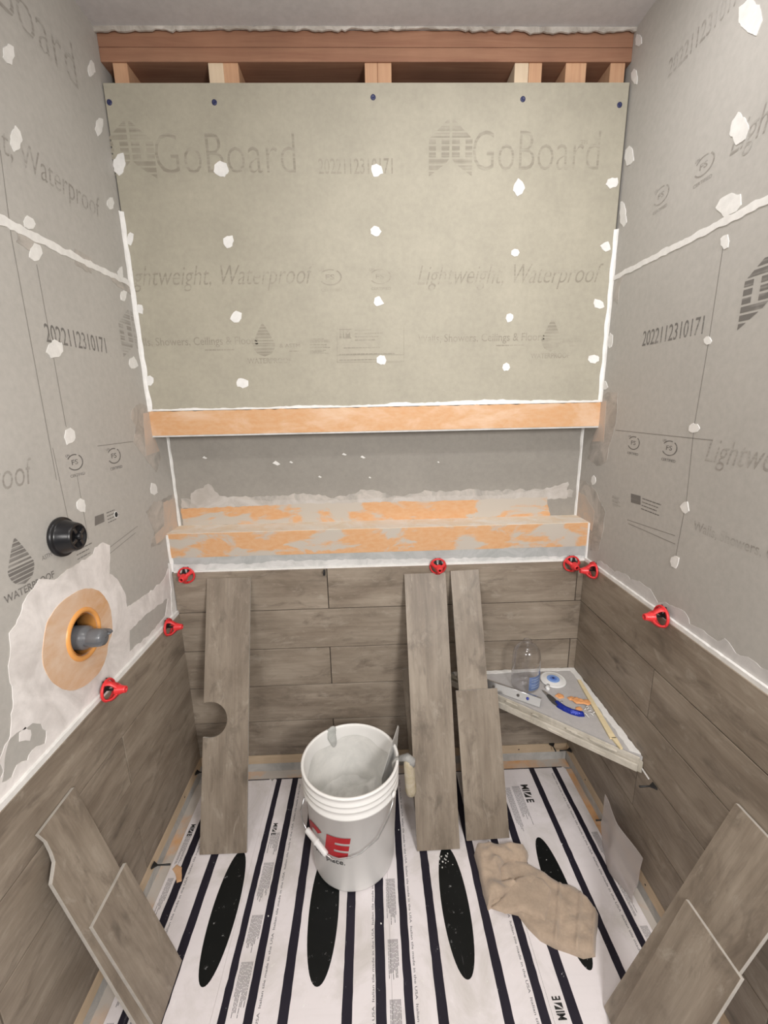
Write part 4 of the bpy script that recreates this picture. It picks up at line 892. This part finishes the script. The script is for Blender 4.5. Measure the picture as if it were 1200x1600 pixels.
# clear bottle
P0 = SH(820, 1071); root = thing('plastic_bottle', 'clear empty plastic bottle with a blue label standing on the corner shelf', 'bottle', (P0.x, P0.y, S0))
def m_clear(name, col, rough, a):
    m = mat(name, col, rough); b_ = m.node_tree.nodes['Principled BSDF']; b_.inputs['Transmission Weight'].default_value = a; b_.inputs['IOR'].default_value = 1.10; return m
M_clear = bpy.data.materials.new('clear_pet'); M_clear.use_nodes = True; nt = M_clear.node_tree; nt.nodes.clear()
o_ = nt.nodes.new('ShaderNodeOutputMaterial'); t1 = nt.nodes.new('ShaderNodeBsdfTransparent'); g1 = nt.nodes.new('ShaderNodeBsdfGlossy'); m1 = nt.nodes.new('ShaderNodeMixShader'); lw = nt.nodes.new('ShaderNodeLayerWeight')
t1.inputs[0].default_value = (.965, .965, .97, 1); g1.inputs['Color'].default_value = (.8, .8, .82, 1); g1.inputs['Roughness'].default_value = .12; lw.inputs[0].default_value = .5
rp = nt.nodes.new('ShaderNodeValToRGB'); rp.color_ramp.elements[0].position = .35; rp.color_ramp.elements[0].color = (.07, .07, .07, 1); rp.color_ramp.elements[1].position = 1; rp.color_ramp.elements[1].color = (.75, .75, .75, 1); nt.links.new(lw.outputs['Facing'], rp.inputs[0]); nt.links.new(rp.outputs[0], m1.inputs[0]); nt.links.new(t1.outputs[0], m1.inputs[1]); nt.links.new(g1.outputs[0], m1.inputs[2]); nt.links.new(m1.outputs[0], o_.inputs[0])
BT = Matrix.Translation((P0.x, P0.y, S0)); rr = .049
pro = [(.0001, .004), (.02, .003), (.030, .0), (.042, .0), (.047, .004), (rr, .012), (rr, .055), (.0475, .060), (rr, .065), (rr, .118), (.0475, .132), (.043, .148), (.034, .161), (.023, .168), (.0155, .171), (.0145, .174), (.0155, .176), (.0145, .178), (.0145, .184), (.0135, .184)]
mb = MB(); mb.lathe(pro, 48, BT); part(mb, 'bottle_body', M_clear, root)
mb = MB(); M_lab = m_mottle('blue_label', (.13, .19, .36), .8, 1.2, 60, .5)
vs = []; fs_ = []; n = 14
for k in range(n + 1):
    a = math.radians(-95 + 88 * k / n)
    for z in (.012, .066): vs.append((rr * 1.012 * math.cos(a), rr * 1.012 * math.sin(a), z))
for k in range(n): fs_.append((k * 2, k * 2 + 2, k * 2 + 3, k * 2 + 1))
mb.mesh(vs, fs_, BT, 0, True); lab = part(mb, 'label', M_lab, root)
mb = MB()
for z, w in ((.055, 60), (.046, 40), (.032, 66), (.022, 50)):
    vs = []; fs_ = []
    for k in range(9):
        a = math.radians(-85 + w * k / 8)
        for dz in (0, .0025): vs.append((rr * 1.02 * math.cos(a), rr * 1.02 * math.sin(a), z + dz))
    for k in range(8): fs_.append((k * 2, k * 2 + 2, k * 2 + 3, k * 2 + 1))
    mb.mesh(vs, fs_, BT, 0, True)
part(mb, 'label_print', mat('pale_label_print', (.35, .42, .55), .5), lab)
# white disc with blue middle
P0 = SH(864, 1064); root = thing('plastic_disc', 'round white plastic disc with a blue centre beside the bottle on the shelf', 'disc', (P0.x, P0.y, S0)); BT = Matrix.Translation((P0.x, P0.y, S0)) @ Matrix.Rotation(.05, 4, 'X')
mb = MB(); mb.lathe([(.0001, .002), (.044, .002), (.046, .004), (.0455, .007), (.041, .009), (.036, .007), (.034, .0085), (.0001, .010)], 44, BT); mb.tube([BT @ Vector((-.030, -.030, .005)), BT @ Vector((-.040, -.046, .006)), BT @ Vector((-.037, -.055, .005))], [.007, .008, .006], 12); part(mb, 'rim', mat('white_plastic', (.78, .78, .77), .4), root)
mb = MB(); mb.lathe([(.0225, .0097), (.020, .0112), (.012, .0105)], 36, BT); part(mb, 'pale_blue_ring', mat('pale_blue', (.22, .36, .70), .4), root)
mb = MB(); mb.lathe([(.0125, .0105), (.010, .0122), (.0045, .012)], 30, BT); part(mb, 'blue_ring', mat('mid_blue', (.10, .20, .58), .4), root)
mb = MB(); mb.lathe([(.0045, .012), (.003, .0145), (.0001, .015)], 18, BT); part(mb, 'centre', mat('deep_blue', (.01, .02, .12), .4), root)
# perforated steel channel
a, c = SH(748, 1063, .012), SH(845, 1097, .012); root = thing('steel_channel', 'shiny perforated steel channel lying along the shelf front, beside the bottle', 'metal channel', (a.x, a.y, S0))
t_ = (c - a); Ln = t_.length; t_ = t_.normalized(); t_ = Vector((t_.x, t_.y, 0)).normalized(); n_ = Vector((t_.y, -t_.x, 0)); n_ = n_ if n_.y < 0 else -n_
tilt = math.radians(50); vv = (n_ * math.cos(tilt) - Z_ * math.sin(tilt)); nn_ = t_.cross(vv); nn_ = nn_ if nn_.z > 0 else -nn_
Hs = [[(cx + .0055 * math.cos(2 * math.pi * k / 14), .014 + .0055 * math.sin(2 * math.pi * k / 14)) for k in range(14)] for cx in (.03, .06, Ln - .075, Ln - .042)]
O_ = Vector((a.x, a.y, S0 + .0245)); M_zinc = mat('galvanised_steel', (.62, .63, .65), .22, .9)
mb = MB(); mb.prism([(0, 0), (Ln, 0), (Ln + .002, .028), (.0, .028)], 0, .0014, O_, t_, vv, nn_, 0, Hs); part(mb, 'front_web', M_zinc, root)
bk = (-n_ * math.cos(math.radians(20)) - Z_ * math.sin(math.radians(20))); mb = MB()
mb.prism([(0, 0), (Ln, 0), (Ln, .012), (0, .012)], 0, .0014, O_, t_, bk, (t_.cross(bk) if t_.cross(bk).z > 0 else -t_.cross(bk))); mb.tube([O_, O_ + t_ * Ln], .0016, 8); part(mb, 'flange', M_zinc, root)
mb = MB(); q = Ln - .042; mb.lathe([(.0001, .002), (.004, .0018), (.0048, 0)], 14, Matrix.Translation(O_ + t_ * q + vv * .014 + nn_ * .0008) @ nn_.to_track_quat('Z', 'Y').to_matrix().to_4x4()); part(mb, 'blue_stud', mat('blue_plastic', (.03, .05, .35), .3), root)
# orange scraps
for i, (x, y, s, ang, lb) in enumerate(((875, 1088, .019, .4, 'orange membrane scrap on the shelf, alone near the knife blade'), (893, 1092, .018, 1.3, 'orange membrane scrap, rearmost of the cluster on the shelf'), (903, 1097, .022, .2, 'orange membrane scrap in the middle of the shelf cluster'), (916, 1099, .019, 2.2, 'orange membrane scrap beside the wooden shim on the shelf'), (905, 1108, .015, .9, 'orange membrane scrap nearest the knife handle on the shelf'))):
    P0 = SH(x, y); mb = MB(); R = random.Random(i + 3)
    l = [(s * R.uniform(.75, 1.15) * math.cos(k * math.pi / 2.5 + ang), s * .8 * R.uniform(.75, 1.2) * math.sin(k * math.pi / 2.5 + ang)) for k in range(5)]
    pillow(mb, l, Vector((P0.x, P0.y, S0 + (.0035 if i in (2, 3) else .001) * (i > 0))), X_, Y_, Z_, .004, .004, .0035, lambda u, v: 1 + .5 * noise.noise(Vector((u * 120, v * 120, i))))
    tag(mb.build('membrane_scrap', mat('orange_scrap', (.76, .36, .15), .6)), lb, 'membrane scrap', 'orange membrane scraps on the corner shelf')
# knife
root = thing('utility_knife', 'blue-handled folding knife with dark blade lying on the corner shelf', 'knife', tuple(SH(886, 1104)))
def strip2(mb, pts, ws, h, z0, mi=0):
    """a flat tapered body along a path"""
    pts = [Vector((p.x, p.y, z0)) for p in pts]; L_, R_ = [], []
    for i, p in enumerate(pts):
        t = (pts[min(i + 1, len(pts) - 1)] - pts[max(i - 1, 0)]).normalized(); n = Vector((-t.y, t.x, 0)); L_.append((p + n * ws[i]).to_2d()); R_.append((p - n * ws[i]).to_2d())
    l = [tuple(q) for q in R_] + [tuple(q) for q in L_[::-1]]
    return l
pk = [SH(x, y) for x, y in ((868, 1098), (874, 1104), (882, 1109), (893, 1114), (904, 1117), (913, 1118))]
mb = MB(); pillow(mb, strip2(mb, pk, [.007, .0105, .0095, .0095, .010, .007], 0, 0), Vector((0, 0, S0)), X_, Y_, Z_, .014, .008, .0035); part(mb, 'handle', mat('blue_metal', (.012, .03, .30), .25, .3), root)
pk = [SH(x, y) for x, y in ((856, 1088), (861, 1093), (867, 1099), (874, 1104))]
mb = MB(); mb.prism(strip2(mb, pk, [.005, .0085, .009, .008], 0, 0), .002, .008, Vector((0, 0, S0)), X_, Y_, Z_); part(mb, 'blade_holder', mat('dark_grey_metal', (.10, .095, .09), .4, .5), root)
pk = [SH(x, y) for x, y in ((847, 1080), (852, 1084), (858, 1090))]
mb = MB(); mb.prism(strip2(mb, pk, [.001, .004, .005], 0, 0), .004, .0055, Vector((0, 0, S0)), X_, Y_, Z_); part(mb, 'blade', M_steel, root)
mb = MB(); P0 = SH(877, 1102); mb.lathe([(.0001, .0155), (.003, .015), (.0035, .012)], 12, Matrix.Translation((P0.x, P0.y, S0))); part(mb, 'pivot_screw', M_steel, root)
# shim pieces
for i, (x0, y0, x1, y1, w0, w1, lb) in enumerate(((905, 1063, 958, 1154, .006, .0095, 'long pale wooden shim lying along the right wall on the shelf'), (959, 1153, 971, 1170, .008, .004, 'short broken end of a pale wooden shim near the shelf tip'))):
    p, q = SH(x0, y0, .004), SH(x1, y1, .004); t = (q - p).normalized(); n = Vector((-t.y, t.x, 0)); mb = MB()
    mb.prism([tuple((p - n * w0).to_2d()), tuple((q - n * w1).to_2d()), tuple((q + n * w1).to_2d()), tuple((p + n * w0).to_2d())], .0017, .0065, Vector((0, 0, ZSH)), X_, Y_, Z_); tag(mb.build('wood_shim', M_shim), lb, 'shim')
# white string / crumpled backing
mb = MB(); R = random.Random(2)
for i in range(9):
    p = SH(918 + R.uniform(-8, 10), 1110 + R.uniform(-5, 10)); p.z = S0 + R.uniform(.002, .008); q = p + Vector((R.uniform(-.014, .014), R.uniform(-.022, .018), 0)); q.z = S0 + .002
    mb.tube([p, (p + q) / 2 + Vector((R.uniform(-.005, .005), 0, .003)), q], [.0012, .0016, .001], 6)
tag(mb.build('torn_paper_strips', M_white), 'tangle of thin white torn strips beside the orange scraps on the shelf', 'scrap')
# ================================================================== RAG
M_rag = m_mottle('brown_fleece', (.42, .325, .245), .84, 1.12, 22, .95, 160, .15, .5)
tr = M_rag.node_tree.nodes['Principled BSDF']; tr.inputs['Sheen Weight'].default_value = .35; tr.inputs['Sheen Roughness'].default_value = .6
def FL(x, y, z=.02): q = at(x, y, 'z', z); return (q.x, q.y)
root = thing('rag', 'crumpled brown fleece rag lying on the striped cartons below the planks', 'rag', (1.14, -.52, ZF))
ax0, ax1 = Vector(FL(775, 1380)), Vector(FL(925, 1455)); axd = (ax1 - ax0).normalized()
def hr(u, v):
    s = (Vector((u, v)) - ax0).dot(axd); r_ = 0
    for a_, b_ in RID: r_ += math.exp(-(((Vector((u, v)) - a_).cross((b_ - a_).normalized())) / .0036) ** 2)
    return 1 + .42 * r_ + .4 * noise.noise(Vector((u * 13, v * 13, 5))) + .28 * noise.noise(Vector((u * 34, v * 34, 5))) + .06 * noise.noise(Vector((u * 160, v * 160, 5)))
FLH = Vector(FL(800, 1345, .035)); RID = [(Vector(FL(*p)), Vector(FL(*q))) for p, q in (((875, 1383), (867, 1477)), ((907, 1400), (900, 1485)), ((930, 1418), (925, 1488)))]
lo = [FL(*p) for p in ((764, 1412), (770, 1385), (778, 1352), (800, 1336), (822, 1345), (852, 1360), (876, 1376), (900, 1382), (918, 1398), (936, 1422), (933, 1458), (931, 1488), (912, 1492), (890, 1484), (868, 1476), (845, 1464), (826, 1445), (810, 1425), (788, 1420))]
mb = MB(); pillow(mb, jag(lo, .001, .02, 2), Vector((0, 0, ZF + .0006)), X_, Y_, Z_, .020, .024, .004, hr)
mb_l = part(mb, 'lower_fold', M_rag, root)
up1 = [FL(x, y, .035) for x, y in ((741, 1325), (745, 1314), (765, 1311), (795, 1312), (818, 1314), (827, 1325), (824, 1338), (815, 1342), (800, 1338), (790, 1342), (783, 1352), (786, 1370), (800, 1368), (812, 1376), (800, 1392), (782, 1402), (763, 1410), (755, 1385), (748, 1350))]
mb = MB(); pillow(mb, jag(up1, .001, .02, 4), Vector((0, 0, ZF + .0008)), X_, Y_, Z_, .036, .022, .004, lambda u, v: 1 + .45 * noise.noise(Vector((u * 18, v * 18, 1))) + .25 * noise.noise(Vector((u * 44, v * 44, 1))) - .55 * math.exp(-(((u - FLH.x) * .5 + (v - FLH.y)) / .012) ** 2) * math.exp(-((u - FLH.x) / .05) ** 2)); part(mb, 'upper_fold', M_rag, root)
mid = [FL(x, y, .03) for x, y in ((806, 1370), (830, 1362), (850, 1372), (862, 1388), (860, 1410), (852, 1436), (838, 1430), (815, 1420), (790, 1424), (768, 1414), (785, 1398))]
mb = MB(); pillow(mb, jag(mid, .001, .02, 4), Vector((0, 0, ZF + .016)), X_, Y_, Z_, .012, .012, .004, lambda u, v: 1 + .5 * noise.noise(Vector((u * 26, v * 26, 8)))); part(mb, 'middle_fold', M_rag, root)
# ================================================================== CLEAR PLASTIC SHEET by the right wall
m = bpy.data.materials.new('translucent_film'); m.use_nodes = True; nt = m.node_tree; nt.nodes.clear()
out = nt.nodes.new('ShaderNodeOutputMaterial'); tp = nt.nodes.new('ShaderNodeBsdfTransparent'); df = nt.nodes.new('ShaderNodeBsdfPrincipled'); ms = nt.nodes.new('ShaderNodeMixShader')
df.inputs['Base Color'].default_value = (.78, .73, .71, 1); df.inputs['Roughness'].default_value = .3; ms.inputs[0].default_value = .42; tp.inputs[0].default_value = (.95, .93, .93, 1)
nt.links.new(tp.outputs[0], ms.inputs[1]); nt.links.new(df.outputs[0], ms.inputs[2]); nt.links.new(ms.outputs[0], out.inputs[0]); M_film2 = m
lv = [((950, 1240), 1.462, 0), ((963, 1262), 1.466, 0), ((1012, 1341), 1.466, 0), ((998, 1378), 1.452, 0), ((985, 1402), 1.444, 0), ((980, 1433), 1.440, 0), ((968, 1425), 1.436, 0), ((948, 1380), 1.432, 0), ((930, 1340), 1.430, 0), ((934, 1290), 1.440, 0)]
pts3 = [at(x, y, 'x', xx) for (x, y), xx, _ in lv]
lo2 = [((p.y), (p.z)) for p in pts3]
def film_x(u, v): return 1.452 - .020 * math.exp(-((u + .46) / .05) ** 2) * (1.2 - max(0, min(v, .25)) * 3) + .004 * noise.noise(Vector((u * 18, v * 12, 3)))
lz = min(q[1] for q in lo2); 
mb = MB(); L2 = [(u, max(v, .0065)) for u, v in lo2]
from mathutils.geometry import delaunay_2d_cdt
P2 = []; nb = 0
for i in range(len(L2)):
    a, c = Vector(L2[i]), Vector(L2[(i + 1) % len(L2)]); n = max(1, int((c - a).length / .01))
    for k in range(n): P2.append(a.lerp(c, k / n))
nb = len(P2)
for i in range(30):
    for j in range(34): P2.append(Vector((-.62 + i * .009, .008 + j * .0085)))
vs, es, fs_, *_r = delaunay_2d_cdt(P2, [(i, (i + 1) % nb) for i in range(nb)], [list(range(nb))], 1, 1e-6)
mb.mesh([(film_x(v.x, v.y), v.x, v.y) for v in vs], fs_, None, 0, True)
o = mb.build('plastic_sheet', M_film2); so = o.modifiers.new('thick', 'SOLIDIFY'); so.thickness = .0006
tag(o, 'small crumpled translucent plastic sheet propped by the right wall above the cartons', 'plastic sheet')
